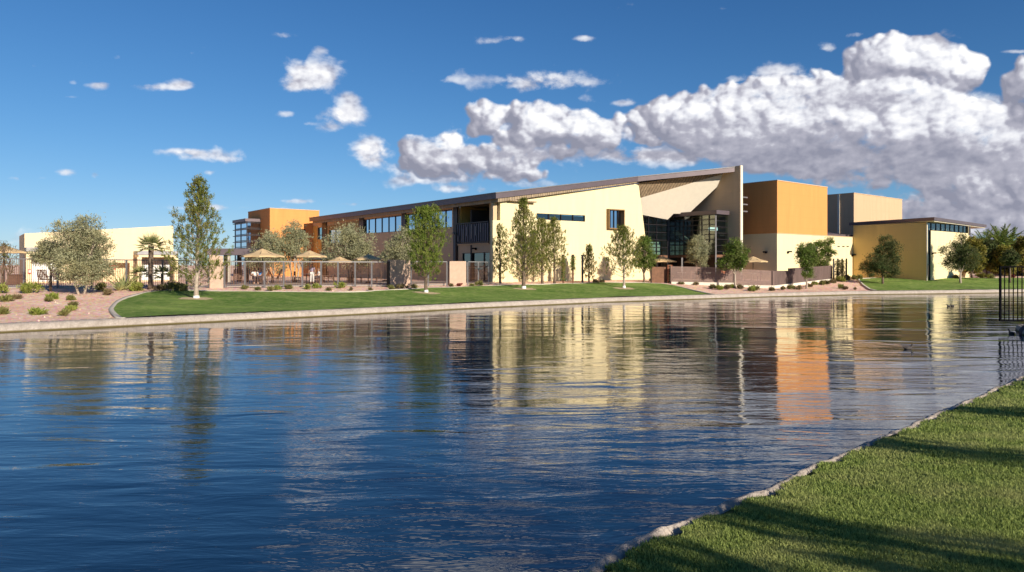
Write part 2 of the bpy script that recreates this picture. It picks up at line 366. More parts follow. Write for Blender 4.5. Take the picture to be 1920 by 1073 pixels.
mm2 = n.new('ShaderNodeMath'); mm2.operation = 'MULTIPLY'; l.new(h2, mm2.inputs[0]); l.new(mW.outputs[0], mm2.inputs[1]); l.new(mm2.outputs[0], mm.inputs[0])
am = n.new('ShaderNodeMath'); am.operation = 'MULTIPLY'; l.new(ramp(n, l, h3, .3, .7), am.inputs[0]); l.new(h1, am.inputs[1])
ad = n.new('ShaderNodeMath'); l.new(am.outputs[0], ad.inputs[0]); l.new(mm.outputs[0], ad.inputs[1])
bump(n, l, p, ad.outputs[0], .046)
structure(npmesh('water', [(-400, -200, 0), (600, -200, 0), (600, 110, 0), (-400, 110, 0)], [(0, 1, 2, 3)], m), 'dark blue rippled lake water mirroring buildings and clouds', 'water')

# ------------------------------------------------------------------ near lawn
NE = [(-60, -30), (-30, -20), (-12, -8), (-6, -1), (-2.4, 3.0), (.68, 6.32), (1.34, 6.96), (2.75, 8.13), (3.85, 9.26), (5.08, 10.3), (6.73, 11.8), (8.78, 13.6), (12.1, 16.6), (14.8, 19), (17.3, 22.2), (19.2, 25), (20.4, 28), (21.6, 30), (25, 31.5), (34, 33), (60, 36), (140, 42)]
NEa = np.array(NE, float)
def near_dist(P):     # signed distance to the near shoreline (positive on land)
    P = np.asarray(P, float); best = np.full(len(P), 1e9); sign = np.ones(len(P))
    for a, b in zip(NEa[:-1], NEa[1:]):
        ab = b-a; t = np.clip(((P-a)@ab)/(ab@ab), 0, 1); q = a+t[:, None]*ab; dv = P-q; dd = np.hypot(dv[:, 0], dv[:, 1])
        cr = ab[0]*dv[:, 1]-ab[1]*dv[:, 0]; u = dd < best-1e-9; best = np.where(u, dd, best); sign = np.where(u, np.where(cr < 0, 1, -1), sign)
    return best*sign
def near_z(P):
    s_ = near_dist(P); t = np.clip(s_/6, 0, 1); P = np.asarray(P)
    z = .22+.52*t*t*(3-2*t)+.025*np.sin(P[:, 0]*1.1+1)*np.sin(P[:, 1]*.9)*np.clip(s_, 0, 1)
    return np.where(s_ < .30, .22+(s_-.30)*2.2, z)
gx = np.concatenate([np.arange(-60, -4, 2.0), np.arange(-4, 26, .25), np.arange(26, 142, 4.0)]); gy = np.concatenate([np.arange(-60, 0, 3.0), np.arange(0, 34, .25), np.arange(34, 44, 2)])
X, Y = np.meshgrid(gx, gy); P2 = np.stack([X.ravel(), Y.ravel()], 1); Z = np.maximum(near_z(P2), -1.5); nx = len(gx)
ii = np.arange((len(gy)-1)*nx).reshape(-1, nx)[:, :-1].ravel(); q = np.stack([ii, ii+1, ii+1+nx, ii+nx], 1)
q = q[Z[q].max(1) > -1.2]
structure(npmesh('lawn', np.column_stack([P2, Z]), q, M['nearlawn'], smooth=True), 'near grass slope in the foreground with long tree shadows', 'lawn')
pts = []; nr = []
for a, b in zip(NEa[2:-2], NEa[3:-1]):
    L = np.hypot(*(b-a)); k = max(2, int(L/.055)) if L < 9 else int(L/.3)
    for i in range(k):
        t = i/k; pts.append(a+(b-a)*t); d_ = (b-a)/L; nr.append((d_[1], -d_[0]))
nr = np.array(nr); 
for _ in range(25): nr[1:-1] = (nr[:-2]+nr[1:-1]*2+nr[2:])/4
ptsA = np.array(pts)
for _ in range(40): ptsA[1:-1] = (ptsA[:-2]+ptsA[1:-1]*2+ptsA[2:])/4
wob = np.convolve(RNG.normal(0, 1, len(ptsA)), np.ones(14)/14, 'same')*.10
ptsA = ptsA+nr*(wob[:, None]+.17)
structure(rough_strip('kerb', ptsA, nr, [(-.13, -.5), (-.05, -.05), (-.02, .07), (.0, .14), (.03, .20), (.07, .225), (.11, .225), (.17, .15)], .016, M['kerb']), 'rough stone kerb between the near grass and the lake', 'kerb')
# grass blades of the near lawn (only where the picture can resolve them)
NB = 420000
d_ = 1/(RNG.uniform(1/26., 1/3.6, NB*3)); k_ = RNG.uniform(kx(1040), kx(2040), NB*3); P = np.stack([k_*d_, d_], 1)
sdn = near_dist(P); keep = (sdn > .34+.08*np.sin(P[:, 0]*9)+.05*np.sin(P[:, 1]*23)); P = P[keep][:NB]; nB = len(P); z = near_z(P); dd = P[:, 1]
cl = np.sin(P[:, 0]*3.1+np.sin(P[:, 1]*2.3)*2)*.5+.5
cl2 = np.clip(np.sin(P[:, 0]*7.3+np.sin(P[:, 1]*5.1)*2.1)*np.sin(P[:, 1]*8.7+P[:, 0]*2)*.8+.4, 0, 1)
hgt = (.012+.019*RNG.random(nB)**1.5+.006*cl+.010*cl2)*(1+dd/30); wd = (.0028+.0007*dd)*(.7+.6*RNG.random(nB))
az = RNG.uniform(0, 2*math.pi, nB); ln = RNG.uniform(0, 2*math.pi, nB); lean = hgt*RNG.uniform(.1, .9, nB)
base = np.column_stack([P, z-.006]); side = np.column_stack([np.cos(az)*wd, np.sin(az)*wd, 0*z])
tip = base+np.column_stack([np.cos(ln)*lean, np.sin(ln)*lean, hgt])
vs = np.concatenate([base-side, base+side, tip]); fs = np.column_stack([np.arange(nB), np.arange(nB)+nB, np.arange(nB)+2*nB])
tag(npmesh('grass', vs, fs, M['blade']), 'short green grass blades covering the near bank', 'grass', kind='stuff')
# sparse lawn blades on the far lawn give it a soft pile

# ------------------------------------------------------------------ clouds (a shell of cloud 2.6 km out, drifting in front of the physical sky)
CL = [(535,65,30,8,.8),(598,95,17,9,.75),(585,143,54,28,1.25),(556,160,40,14,1),(650,215,44,20,1.15),(655,188,22,20,1),(625,237,25,11,.9),(697,285,33,28,1.25),(732,286,13,11,.6),
(310,163,60,8,.9),(340,159,25,9,.95),(185,160,23,7,.9),(128,182,16,3.5,.8),(136,155,9,5,.6),(218,108,9,5,.55),(380,290,92,12,.95),(345,284,55,8,.85),(435,300,48,8,.9),(393,323,16,6,.8),
(535,214,18,6,.8),(575,232,20,4,.6),(122,323,24,8,1),(52,335,40,7,1),(180,325,13,8,.85),(400,389,100,7,.95),(560,377,42,5,.85),(655,382,28,5,.9),(160,380,20,3,.5),(210,379,9,3,.6),(240,410,30,4,.45),(40,452,60,16,.55),(185,452,60,6,.5),
(920,77,24,7,.75),(975,73,40,8,.8),(1095,73,24,8,.9),(1010,156,95,20,1.0),(1030,146,50,12,.8),(860,150,50,8,.75),(1095,155,35,7,.7),(1095,185,18,8,.6),(1170,193,26,6,.85),
(895,308,140,34,1.4),(815,272,62,30,1.3),(800,295,58,38,1.3),(960,322,78,22,1.2),(850,335,120,14,.9),
(1010,238,142,42,1.5),(905,212,33,26,1.2),(955,210,40,24,1.2),(1010,212,45,26,1.2),(1100,248,62,34,1.4),(1000,285,140,22,1.2),(1150,290,90,12,.8),
(770,275,26,24,1.1),(835,262,34,20,1.2),(790,318,60,18,1.0),(1060,222,40,26,1.2),(1135,262,34,26,1.2),(835,356,32,7,.8),(912,357,30,6,.75),(1300,330,40,12,.3),
(1245,215,60,34,1.35),(1275,250,90,40,1.4),(1340,185,55,26,1.3),(1320,225,120,50,1.4),(1400,240,150,70,1.7),(1460,135,50,16,1.0),(1545,150,70,22,1.2),(1500,190,140,50,1.4),(1700,120,125,56,1.7),(1790,135,70,46,1.5),(1700,175,130,36,1.3),
(1640,98,55,30,1.3),(1608,65,28,8,.9),(1553,92,16,8,.8),(1660,220,180,70,1.8),(1550,285,230,50,1.6),(1760,265,170,80,1.7),(1880,235,60,36,1.1),(1900,188,50,10,.9),(1840,180,40,10,.7),(1775,64,26,16,.9),(1905,97,22,4,.8),
(1180,240,40,30,1.1),(1205,290,110,16,1.0),(1450,300,200,30,1.3),(1620,330,150,30,1.15),(1740,330,120,40,1.25),(1860,330,110,60,1.35),(1910,260,60,50,1.2),(1500,315,160,20,1.1),(1780,395,150,28,1.15),(1880,420,120,40,1.2),(1700,385,70,14,.9),(1640,340,120,26,.7),(1720,375,110,18,1.0),(1840,360,120,40,1.2),(1780,402,140,22,1.0),(1900,300,90,50,1.2),(1850,440,160,20,.8),(1350,300,150,18,1.0),(1250,292,80,12,.8),(1990,330,120,110,1.4),
(2080,200,190,120,1.5),(2400,300,260,80,1.2),(2700,150,200,60,1),(-150,250,110,26,.9),(-420,330,160,30,1),(-700,180,200,50,1),
(640,-100,60,30,1.3),(560,-210,90,60,1.4),(500,-340,90,60,1.4),(820,-110,110,50,1.4),(1100,-200,160,60,1.4),(250,-420,120,50,1.3),(700,-120,150,24,.9),(960,-190,240,46,1.1),(1350,-110,260,40,1.05),(1280,-300,300,60,1),(560,-300,180,40,.9),(1750,-150,200,40,.9),(2000,-330,300,60,1),(180,-260,120,26,.7),(1000,-480,400,60,.9)]
DK = [(885,338,150,13,.6),(985,316,60,8,.25),(1040,286,170,14,.75),(910,292,110,10,.35),(1150,292,60,9,.4),(1480,270,230,32,.75),(1600,310,260,40,.8),(1560,175,110,16,.55),(1640,195,100,18,.5),(1370,292,150,14,.55),(1300,262,90,8,.35),
(1775,64,26,18,1.1),(1860,405,180,26,.7),(1700,395,120,16,.6),(1010,160,95,16,.35),(585,155,60,14,.3),(1860,225,40,20,.35),(1780,300,130,20,.45),(1900,330,80,16,.4),(1350,235,70,14,.3),(1700,150,70,12,.25),(2080,260,200,60,.6),(1850,445,200,20,.6),(1650,345,160,30,.8)]
rgc = random.Random(21)
for _ in range(30): CL.append((rgc.uniform(850, 1800), rgc.uniform(-520, -40), rgc.uniform(50, 130), rgc.uniform(12, 32), rgc.uniform(.9, 1.3)))
for _ in range(9): CL.append((rgc.uniform(480, 720), rgc.uniform(-560, -60), rgc.uniform(30, 80), rgc.uniform(16, 40), rgc.uniform(1.0, 1.3)))
for _ in range(6): CL.append((rgc.uniform(-100, 450), rgc.uniform(-500, -60), rgc.uniform(30, 70), rgc.uniform(6, 14), rgc.uniform(.7, .9)))
az = np.concatenate([np.arange(-80, -38, .8), np.arange(-38, 42, .09), np.arange(42, 80.1, .8)]); el = np.concatenate([np.arange(-.6, 22, .09), np.arange(22, 62, .5)])
A, EL = np.meshgrid(np.radians(az), np.radians(el)); dx, dy, dz = np.sin(A)*np.cos(EL), np.cos(A)*np.cos(EL), np.sin(EL)
px_ = CX+F*dx/dy; py_ = HY-F*dz/dy; Cv = np.zeros_like(px_); Dv = np.zeros_like(px_)
CL = [(c[0], c[1], c[2], c[3], c[4]+(.2 if c[1] < -20 else 0)) for c in CL]; sml = lambda c: 500 < c[0] < 742 and c[1] < 300
thin = [c for c in CL if c[4] < 1.05 or c[1] < -20 or sml(c)]; cum = [c for c in CL if c not in thin]
for cx, cy, rx, ry, a in thin+[(760, 340, 40, 9, .8), (870, 352, 60, 7, .75), (1000, 345, 60, 6, .6), (470, 390, 60, 5, .7), (310, 392, 40, 5, .6), (90, 440, 80, 8, .55), (230, 445, 60, 6, .5), (30, 470, 60, 8, .6), (1380, 150, 30, 8, .7), (1120, 225, 30, 10, .8)]+[(c[0], c[1]+c[3]*.12, c[2]*.80, c[3]*.88, 1.12) for c in cum]:
    if cy > 0 and a != 1.12: rx, ry, a = rx*1.28, ry*1.3, a*1.06
    Cv += (a*np.exp(-.95*(((px_-cx)/rx)**2+((py_-cy)/ry)**2)**1.2))**3.5
Cv = Cv**(1/3.5)
# heaps of round puffs: a height field of the cumulus towers, shaded by the direction of the sun
ST = 2.0; hx = np.arange(-450, 2500, ST); hy = np.arange(0, 520, ST); HF = np.full((len(hy), len(hx)), -30.0)
def puff(x, y, z, r):
    i0, i1 = int((x-r-hx[0])/ST), int((x+r-hx[0])/ST)+2; j0, j1 = int((y-r-hy[0])/ST), int((y+r-hy[0])/ST)+2
    i0, j0 = max(i0, 0), max(j0, 0); i1, j1 = min(i1, len(hx)), min(j1, len(hy))
    if i0 >= i1 or j0 >= j1: return
    d2 = r*r-(hx[None, i0:i1]-x)**2-(hy[j0:j1, None]-y)**2; h_ = np.where(d2 > 0, z+np.sqrt(np.maximum(d2, 0)), -30); HF[j0:j1, i0:i1] = np.maximum(HF[j0:j1, i0:i1], h_)
for cx, cy, rx, ry, a in cum:
    rx, ry = rx*.95, ry*.95; npf = int(12+rx*ry/85)
    for _ in range(npf):
        t_ = rgc.uniform(0, 2*math.pi); q_ = rgc.random()**.45; x = cx+rx*q_*math.cos(t_)*.92; yy = cy+ry*q_*math.sin(t_)*.92
        dome = math.sqrt(max(0, 1-q_*q_*.95)); r = min(rx, ry)*rgc.uniform(.26, .55)*(.55+.5*dome); z = dome*min(ry, 40)*.9
        if math.sin(t_)*q_ > .45: r *= .6                      # flatter bases
        puff(x, yy, z, r)
        for _c in range(5):
            t2 = rgc.uniform(0, 2*math.pi); e2 = rgc.uniform(.1, 1.3); r2 = r*rgc.uniform(.28, .5); x2 = x+math.cos(t2)*math.sin(e2)*r*.9; y2 = yy-abs(math.sin(t2))*math.sin(e2)*r*.9 if rgc.random() < .7 else yy+math.sin(t2)*math.sin(e2)*r*.8; z2 = z+math.cos(e2)*r*.9
            puff(x2, y2, z2, r2)
            for _d in range(3):
                t3 = rgc.uniform(0, 2*math.pi); r3 = r2*rgc.uniform(.35, .55); puff(x2+math.cos(t3)*r2*.8, y2+math.sin(t3)*r2*.8, z2+r2*.35, r3)
def blur(a_, k):
    w = np.exp(-np.linspace(-2, 2, 2*k+1)**2); w /= w.sum()
    a_ = np.apply_along_axis(lambda v: np.convolve(np.pad(v, k, 'edge'), w, 'valid'), 0, a_); return np.apply_along_axis(lambda v: np.convolve(np.pad(v, k, 'edge'), w, 'valid'), 1, a_)
mask = (HF > -5).astype(float); H0 = np.where(HF > -5, HF, -5); H1 = blur(H0, 1); H2 = blur(H0, 4); H3 = blur(H0, 14)
def lamb(Hm, k):
    gy_, gx_ = np.gradient(Hm, ST); nn = np.sqrt(1+(k*gx_)**2+(k*gy_)**2); return (.45*(-k*gx_)+.42*(k*gy_)+.79)/nn
SH = .13*lamb(H1, .6)+.40*lamb(H2, .8)+.47*lamb(H3, 1.15); SH = blur(SH, 1)
EDGE = blur(mask, 7); 
def samp(Aq):
    fx = np.clip((px_-hx[0])/ST, 0, len(hx)-1.001); fy = np.clip((py_-hy[0])/ST, 0, len(hy)-1.001); i, j = fx.astype(int), fy.astype(int); u, v = fx-i, fy-j
    o_ = Aq[j, i]*(1-u)*(1-v)+Aq[j, i+1]*u*(1-v)+Aq[j+1, i]*(1-u)*v+Aq[j+1, i+1]*u*v
    return np.where((px_ > hx[0]) & (px_ < hx[-1]) & (py_ >= hy[0]) & (py_ < hy[-1]), o_, 0)
CU = samp(EDGE); SHs = np.clip(samp(SH), 0, 1.3)
for cx, cy, rx, ry, a in DK: Dv += a*np.exp(-.9*(((px_-cx)/rx)**2+((py_-cy)/ry)**2))
Cv = np.minimum(Cv, 1.6); n_ = len(az)
ii = np.arange((len(el)-1)*n_).reshape(-1, n_)[:, :-1].ravel(); q = np.stack([ii, ii+n_, ii+1+n_, ii+1], 1)
m, n, l, p = newmat('cloud_layer'); n.remove(p)
RAD = 2600.
cso = npmesh('clouds', np.stack([dx.ravel()*RAD, dy.ravel()*RAD, dz.ravel()*RAD+H], 1), q, m, smooth=True)
for nm, arr in (('cover', Cv), ('dark', Dv), ('body', np.maximum(np.clip(.55+.40*(Cv-.75)/.35, .4, 1), np.clip(CU*1.6, 0, 1))), ('cumulus', CU), ('shade', SHs)):
    at_ = cso.data.attributes.new(nm, 'FLOAT', 'POINT'); at_.data.foreach_set('value', arr.ravel().astype(np.float32))
def attr(nm):
    a = n.new('ShaderNodeAttribute'); a.attribute_name = nm; return a.outputs['Fac']
def mth(op, a, b=None, c=None, clamp=False):
    t = n.new('ShaderNodeMath'); t.operation = op; t.use_clamp = clamp
    for i, v in enumerate((a, b, c)):
        if v is None: continue
        if isinstance(v, (int, float)): t.inputs[i].default_value = v
        else: l.new(v, t.inputs[i])
    return t.outputs[0]
def cco(off=(0, 0, 0)):
    g = n.new('ShaderNodeNewGeometry'); mp = n.new('ShaderNodeMapping'); mp.inputs['Scale'].default_value = (1/RAD, 1/RAD, 1.45/RAD); mp.inputs['Location'].default_value = off
    l.new(g.outputs['Position'], mp.inputs['Vector']); return mp.outputs[0]
def billow(off, sc_):
    v = n.new('ShaderNodeTexVoronoi'); v.feature = 'SMOOTH_F1'; v.inputs['Scale'].default_value = sc_; v.inputs['Smoothness'].default_value = .35; v.inputs['Detail'].default_value = 2.5; v.inputs['Roughness'].default_value = .5
    w = n.new('ShaderNodeTexNoise'); w.inputs['Scale'].default_value = sc_*.7; w.inputs['Detail'].default_value = 3; c_ = cco(off); l.new(c_, w.inputs['Vector'])
    va = n.new('ShaderNodeVectorMath'); va.operation = 'MULTIPLY_ADD'; va.inputs[1].default_value = (.05, .05, .05); l.new(w.outputs['Color'], va.inputs[0]); l.new(c_, va.inputs[2]); l.new(va.outputs[0], v.inputs['Vector']); return v.outputs['Distance']
b0 = billow((0, 0, 0), 24); b1 = billow((-.004, 0, -.007), 24)
f0 = noise(n, l, cco(), 13, 12, .64, .15)
f1 = noise(n, l, cco((-.006, .0, -.010)), 13, 4, .5, .15); f2 = noise(n, l, cco(), 13, 4, .5, .15)
f3 = noise(n, l, cco((.3, .2, .1)), 38, 6, .55); f4 = noise(n, l, cco((.3+.002, .2, .1-.004)), 38, 6, .55)
cov = attr('cover')
cu = attr('cumulus')
vthin = mth('ADD', mth('ADD', cov, mth('MULTIPLY', mth('SUBTRACT', f0, .5), 2.7)), mth('MULTIPLY', mth('SUBTRACT', .42, b0), .6))
vcum = mth('ADD', mth('MULTIPLY', cu, 1.15), mth('MULTIPLY', mth('SUBTRACT', f0, .5), 2.3)); vcum = mth('ADD', vcum, mth('MULTIPLY', mth('SUBTRACT', .40, b0), .25))
def sm(v, a_, b_):
    t = n.new('ShaderNodeMapRange'); t.interpolation_type = 'SMOOTHSTEP'; t.inputs[1].default_value = a_; t.inputs[2].default_value = b_; l.new(v, t.inputs[0]); return t.outputs[0]
athin = sm(vthin, .24, .80); acum = sm(vcum, .26, .84); amax = mth('MAXIMUM', mth('MULTIPLY', athin, attr('body')), acum)
fl = noise(n, l, cco((.7, .1, .4)), 6, 4, .5, .3)
tex = mth('ADD', mth('MULTIPLY', mth('SUBTRACT', f2, f1), 1.0), mth('MULTIPLY', mth('SUBTRACT', f3, f4), .8)); tex = mth('ADD', tex, mth('MULTIPLY', mth('SUBTRACT', b1, b0), .5))
dk = mth('MULTIPLY', attr('dark'), mth('ADD', .12, mth('MULTIPLY', fl, .62)))
dkm = mth('MULTIPLY', attr('dark'), .75, clamp=True); shd = mth('ADD', mth('MULTIPLY', attr('shade'), mth('SUBTRACT', 1.0, dkm)), mth('MULTIPLY', dkm, .72))
shc = mth('SUBTRACT', mth('ADD', mth('MULTIPLY', mth('SUBTRACT', shd, .13), 1.25), tex), dk)
sht = mth('SUBTRACT', mth('ADD', mth('MULTIPLY', tex, 1.2), .74), mth('MULTIPLY', dk, .8))
isc = sm(cu, .05, .35); mxs = n.new('ShaderNodeMix'); l.new(isc, mxs.inputs[0]); l.new(sht, mxs.inputs[2]); l.new(shc, mxs.inputs[3]); sh = mth('MAXIMUM', mth('MINIMUM', mxs.outputs[0], 1.0), 0.0)
cr = n.new('ShaderNodeValToRGB'); l.new(sh, cr.inputs[0]); el_ = cr.color_ramp.elements
el_[0].position = 0; el_[0].color = (.27, .28, .36, 1); el_[1].position = 1; el_[1].color = (1, 1, 1, 1)
e = el_.new(.45); e.color = (.43, .43, .51, 1); e = el_.new(.75); e.color = (.76, .77, .83, 1)
em = n.new('ShaderNodeEmission'); em.inputs[1].default_value = .70; l.new(cr.outputs[0], em.inputs[0])
tr = n.new('ShaderNodeBsdfTransparent'); mx = n.new('ShaderNodeMixShader'); l.new(tr.outputs[0], mx.inputs[1]); l.new(em.outputs[0], mx.inputs[2])
l.new(amax, mx.inputs[0]); l.new(mx.outputs[0], n['Material Output'].inputs[0]); m.cycles.emission_sampling = 'NONE'
structure(cso, 'white and grey cumulus clouds across the blue sky', 'clouds'); cso['kind'] = 'structure'; cso.name = 'sky'

# ------------------------------------------------------------------ buildings
E3, N3 = Vector((*E2, 0)), Vector((*N2, 0)); UP = Vector((0, 0, 1))
def window(root, P0, D, inw, quad, nc, nr, glass='glass', rec=.12, fw=.09, depth=.12, vlines=None, name='window', label=None):
    iv = Vector((inw[0], inw[1], 0)).normalized(); TL, TR, BR, BL = [plane_pt(P0, D, q) for q in quad]
    def P(u, v): return (TL*(1-u)+TR*u)*(1-v)+(BL*(1-u)+BR*u)*v
    b = MB(); us = vlines or [i/nc for i in range(nc+1)]
    for u in us: b.bar(P(u, 0)+iv*rec, P(u, 1)+iv*rec, fw, depth, iv)
    for j in range(nr+1):
        for ua, ub in zip(us[:-1], us[1:]):
            w = (P(ub, 0)-P(ua, 0)).normalized()*fw/2; b.bar(P(ua, j/nr)+iv*rec+w, P(ub, j/nr)+iv*rec-w, fw, depth*.8, iv)
    f = tag(b.build(name, M['bronze'], root), label)
    g = MB(); o = iv*(rec+.01); g.add([TL+o, TR+o, BR+o, BL+o], [(0, 3, 2, 1)]); g.build('pane', M[glass], f)
    return f
def boxwall(root, name, c, w, dpt, z0, z1, mat, label=None):
    """box with its near corner at plan point c, w metres along the fronts, dpt metres to the back"""
    b = MB(); c = Vector((*c, 0)); b.pbox(c+UP*z0, E3*w, -N3*dpt, UP*(z1-z0)); return tag(b.build(name, mat, root), label)
def cap(root, c, w, dpt, z, mat, name='coping'):
    b = MB(); c = Vector((*c, 0)); t = .14
    for o, a, bb in ((c-E3*.05+N3*.05, E3*(w+.1), -N3*t), (c-E3*.05+N3*(.05-t), E3*t, -N3*(dpt-.1)), (c+E3*(w-.09)+N3*(.05-t), E3*t, -N3*(dpt-.1))): b.pbox(o+UP*z, a, bb, UP*.09)
    b.build(name, mat, root)
def wall_lamp(root, p, out, label=None):
    out = Vector((out[0], out[1], 0)).normalized(); s_ = Vector((-out.y, out.x, 0)); b = MB()
    b.pbox(p-s_*.1-UP*.1, s_*.2, out*.12, UP*.2); b.pbox(p-s_*.2+out*.12-UP*.02, s_*.4, out*.28, UP*.14)
    b.build('wall_lamp', M['black'], root)

Q0 = Vector((kx(924)*62, 62.)); O1 = Vector((kx(930)*61.6, 61.6))
cb = thing('community_building', (Q0.x, Q0.y, 1.2), 'large two storey building with yellow walls, rising dark roof and glazed entrance', 'building')
def zr(a): return 9.2+.1475*a
# yellow front wall with strip window and box window
b = MB(); b.facade(Q0, E2, -N2, [(924, 0, .6), (1221, 0, .6), (1197.5, 344.5), (938, 376.5), (938, 413.3), (924, 413)][::-1],
   [[(1006, 400), (1097, 404), (1097, 416), (1006, 411.3)], [(1137.5, 393), (1166, 394.6), (1166, 430), (1137.5, 428.3)]], .34)
b.build('wall', M['yellow'], cb)
window(cb, Q0, E2, -N2, [(1006, 400), (1097, 404), (1097, 416), (1006, 411.3)], 4, 1, rec=.10, glass='glass')
# box window with projecting bronze surround
P_ = [plane_pt(Q0, E2, q) for q in [(1137.5, 393), (1166, 394.6), (1166, 430), (1137.5, 428.3)]]
b = MB(); 
for i in range(4):
    p0, p1 = P_[i], P_[(i+1) % 4]; t = (p1-p0).normalized(); b.bar(p0-t*.05, p1+t*.0, .10, .75, N3)
f = b.build('window_surround', plain('ochre_metal', (.22, .13, .05), .6), cb)
window(cb, Q0, E2, -N2, [(1145, 394), (1166, 394.6), (1166, 430), (1145, 429)], 3, 1, rec=.1, glass='blueglass')
bb = MB(); bb.pbox(P_[3]+E3*.05-N3*.14, E3*.75, -N3*.1, UP*(P_[0].z-P_[3].z)); bb.build('reveal', M['ochre'], cb)
# backing rooms so that windows look into something
bb = MB(); c = Vector((*Q0, 0)); bb.pbox(c+E3*1.2-N3*5+UP*.6, E3*17, -N3*.2, UP*7.5); bb.build('inner_wall_or_shade_board', M['dark_int'], cb)

# taupe wall facing left under the eaves
S0 = Vector((-.36, 62.3)); mN = -N2
holes = [[(682, 412), (752, 403.5), (752, 434), (682, 438.5)], [(761, 402), (847.5, 392), (847.5, 426), (761, 433)], [(857.5, 388), (917.5, 375), (917.5, 451.5), (857.5, 456.5)],
         [(867, 475), (918, 473), (918, 0, 1.3), (867, 0, 1.3)], [(617, 431.5), (640, 429.5), (640, 455), (617, 456)], [(596, 427), (610, 425.5), (610, 470), (596, 470)]]
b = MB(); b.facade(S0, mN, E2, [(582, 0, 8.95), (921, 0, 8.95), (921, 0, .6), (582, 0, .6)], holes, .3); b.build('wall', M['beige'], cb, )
window(cb, S0, mN, E2, holes[0], 6, 1, 'blueglass', vlines=[0, .13, .31, .49, .67, .84, 1])
window(cb, S0, mN, E2, holes[1], 6, 1, 'blueglass', vlines=[0, .2, .36, .52, .7, .86, 1])
window(cb, S0, mN, E2, holes[4], 2, 1); window(cb, S0, mN, E2, holes[5], 2, 3)
window(cb, S0, mN, E2, holes[3], 3, 2, vlines=[0, .33, .78, 1], name='glass_door')
# wood / ochre cladding of the upper left end
b = MB()
b.facade(S0-E2*.04, mN, E2, [(612, 424), (672, 414.5), (672, 452), (612, 456)], [[(617, 431.5), (640, 429.5), (640, 455.2), (617, 455.5)]], .04); b.build('wood_cladding', M['woodpanel'], cb)
b = MB(); b.facade(S0-E2*.05, mN, E2, [(582.5, 425), (595, 424), (595, 0, .7), (582.5, 0, .7)], [], .05); b.facade(S0-E2*.05, mN, E2, [(596, 449), (603, 449), (603, 0, .7), (596, 0, .7)], [], .05); b.build('ochre_cladding', M['ochre'], cb)
for a_, z_ in (((849.5, 857), 6), ((752.8, 760), 0), ((673, 681), 0), ((604, 611.5), 0)):
    p0 = isect(S0-E2*.12, mN, a_[0]); p1 = isect(S0-E2*.12, mN, a_[1]); b = MB(); zb = .7 if a_[0] in (849.5, 604) else hz(440 if a_[0] < 700 else 434, p0.y)
    b.prism([p0, p1, p1+E2*.11, p0+E2*.11], zb, 8.9); b.build('column', M['bronze'], cb)
# upper soffit trim strip above the windows
b = MB(); b.facade(S0-E2*.06, mN, E2, [(612, 0, 8.95), (917, 0, 8.95), (917, 0, 8.62), (612, 0, 8.62)], [], .05); b.build('trim', M['bronze'], cb)
# balcony
bp0, bp1 = isect(S0, mN, 918), isect(S0, mN, 857.5); v = Vector((*bp0, 0)); L_ = Vector((*(bp1-bp0), 0)); 
b = MB(); b.pbox(v+UP*4.72-E3*.1, L_, E3*3.6, UP*.24); b.build('balcony_floor', M['beige'], cb)
b = MB(); b.pbox(v+E3*3.2+UP*4.9, L_, E3*.2, UP*3.9); b.pbox(v+L_*.999+UP*4.9+E3*.31, E3*3, -L_.normalized()*.2, UP*3.9); b.build('balcony_wall', M['ochre'], cb)
B0 = bp0+E2*3.2
window(cb, B0, mN, E2, [(882, 393), (903, 390), (903, 430), (882, 430)], 2, 1, rec=-.05, name='balcony_door'); window(cb, B0, mN, E2, [(906, 391), (926, 386), (926, 412), (906, 415)], 2, 1, rec=-.05)
b = MB(); b.pbox(v+UP*8.6+E3*.32, L_, E3*3.2, UP*.12); b.pbox(v+UP*8.6-N3*0+E3*.32, N3*2.6, E3*3.2, UP*.12); b.build('balcony_ceiling', M['woodsoffit'], cb)
rl = MB(); n_b = 15; g0 = v-E3*.14; tdir = L_.normalized(); Lr = L_.length
for i in range(n_b+1): rl.bar(g0+L_*(i/n_b)+UP*4.98, g0+L_*(i/n_b)+UP*6.78, .05)
rl.bar(g0+UP*6.84, g0+L_+UP*6.84, .1); rl.bar(g0+UP*4.92, g0+L_+UP*4.92, .12)
rail = rl.build('balcony_railing', M['bronze'], cb)
pn = MB()
for i in range(n_b): pn.pbox(g0+L_*((i+.12)/n_b)+UP*5.02+E3*.03, L_*(.76/n_b), E3*.02, UP*1.72)
pn.build('panel', plain('railing_sheet', (.07, .065, .09), .4, .5), rail)
pn = MB()
for i, (u, z0_, z1_) in enumerate(((.08, 5.1, 5.7), (.24, 5.0, 6.3), (.5, 5.3, 6.7), (.63, 5.6, 6.5), (.78, 5.9, 6.75), (.36, 5.6, 6.5))):
    pn = MB(); pn.bar(g0+L_*(1-u)-E3*.05+UP*z0_, g0+L_*(1-u)-E3*.05+UP*z1_, .10, .03, E3); pn.build('baluster', M['steel'], rail)
pd = isect(S0-E2*.25, mN, 852); b = MB(); b.bar((pd.x, pd.y, 1.2), (pd.x, pd.y, 5.8), .14); b.bar((pd.x, pd.y, 5.8), (pd.x-.1, pd.y-.1, 6.0), .22); b.build('downpipe', M['steel'], cb)
wall_lamp(cb, plane_pt(S0, mN, (893, 467)), -E2)
# ground floor room behind
bb = MB(); bb.pbox(v+E3*3.6+UP*.6, L_*3.6, E3*.2, UP*4); bb.pbox(Vector((*isect(S0, mN, 845), 0))+E3*3+UP*5, L_*3.2, E3*.2, UP*3.8); bb.build('inner_wall_or_shade_board', M['dark_int'], cb)
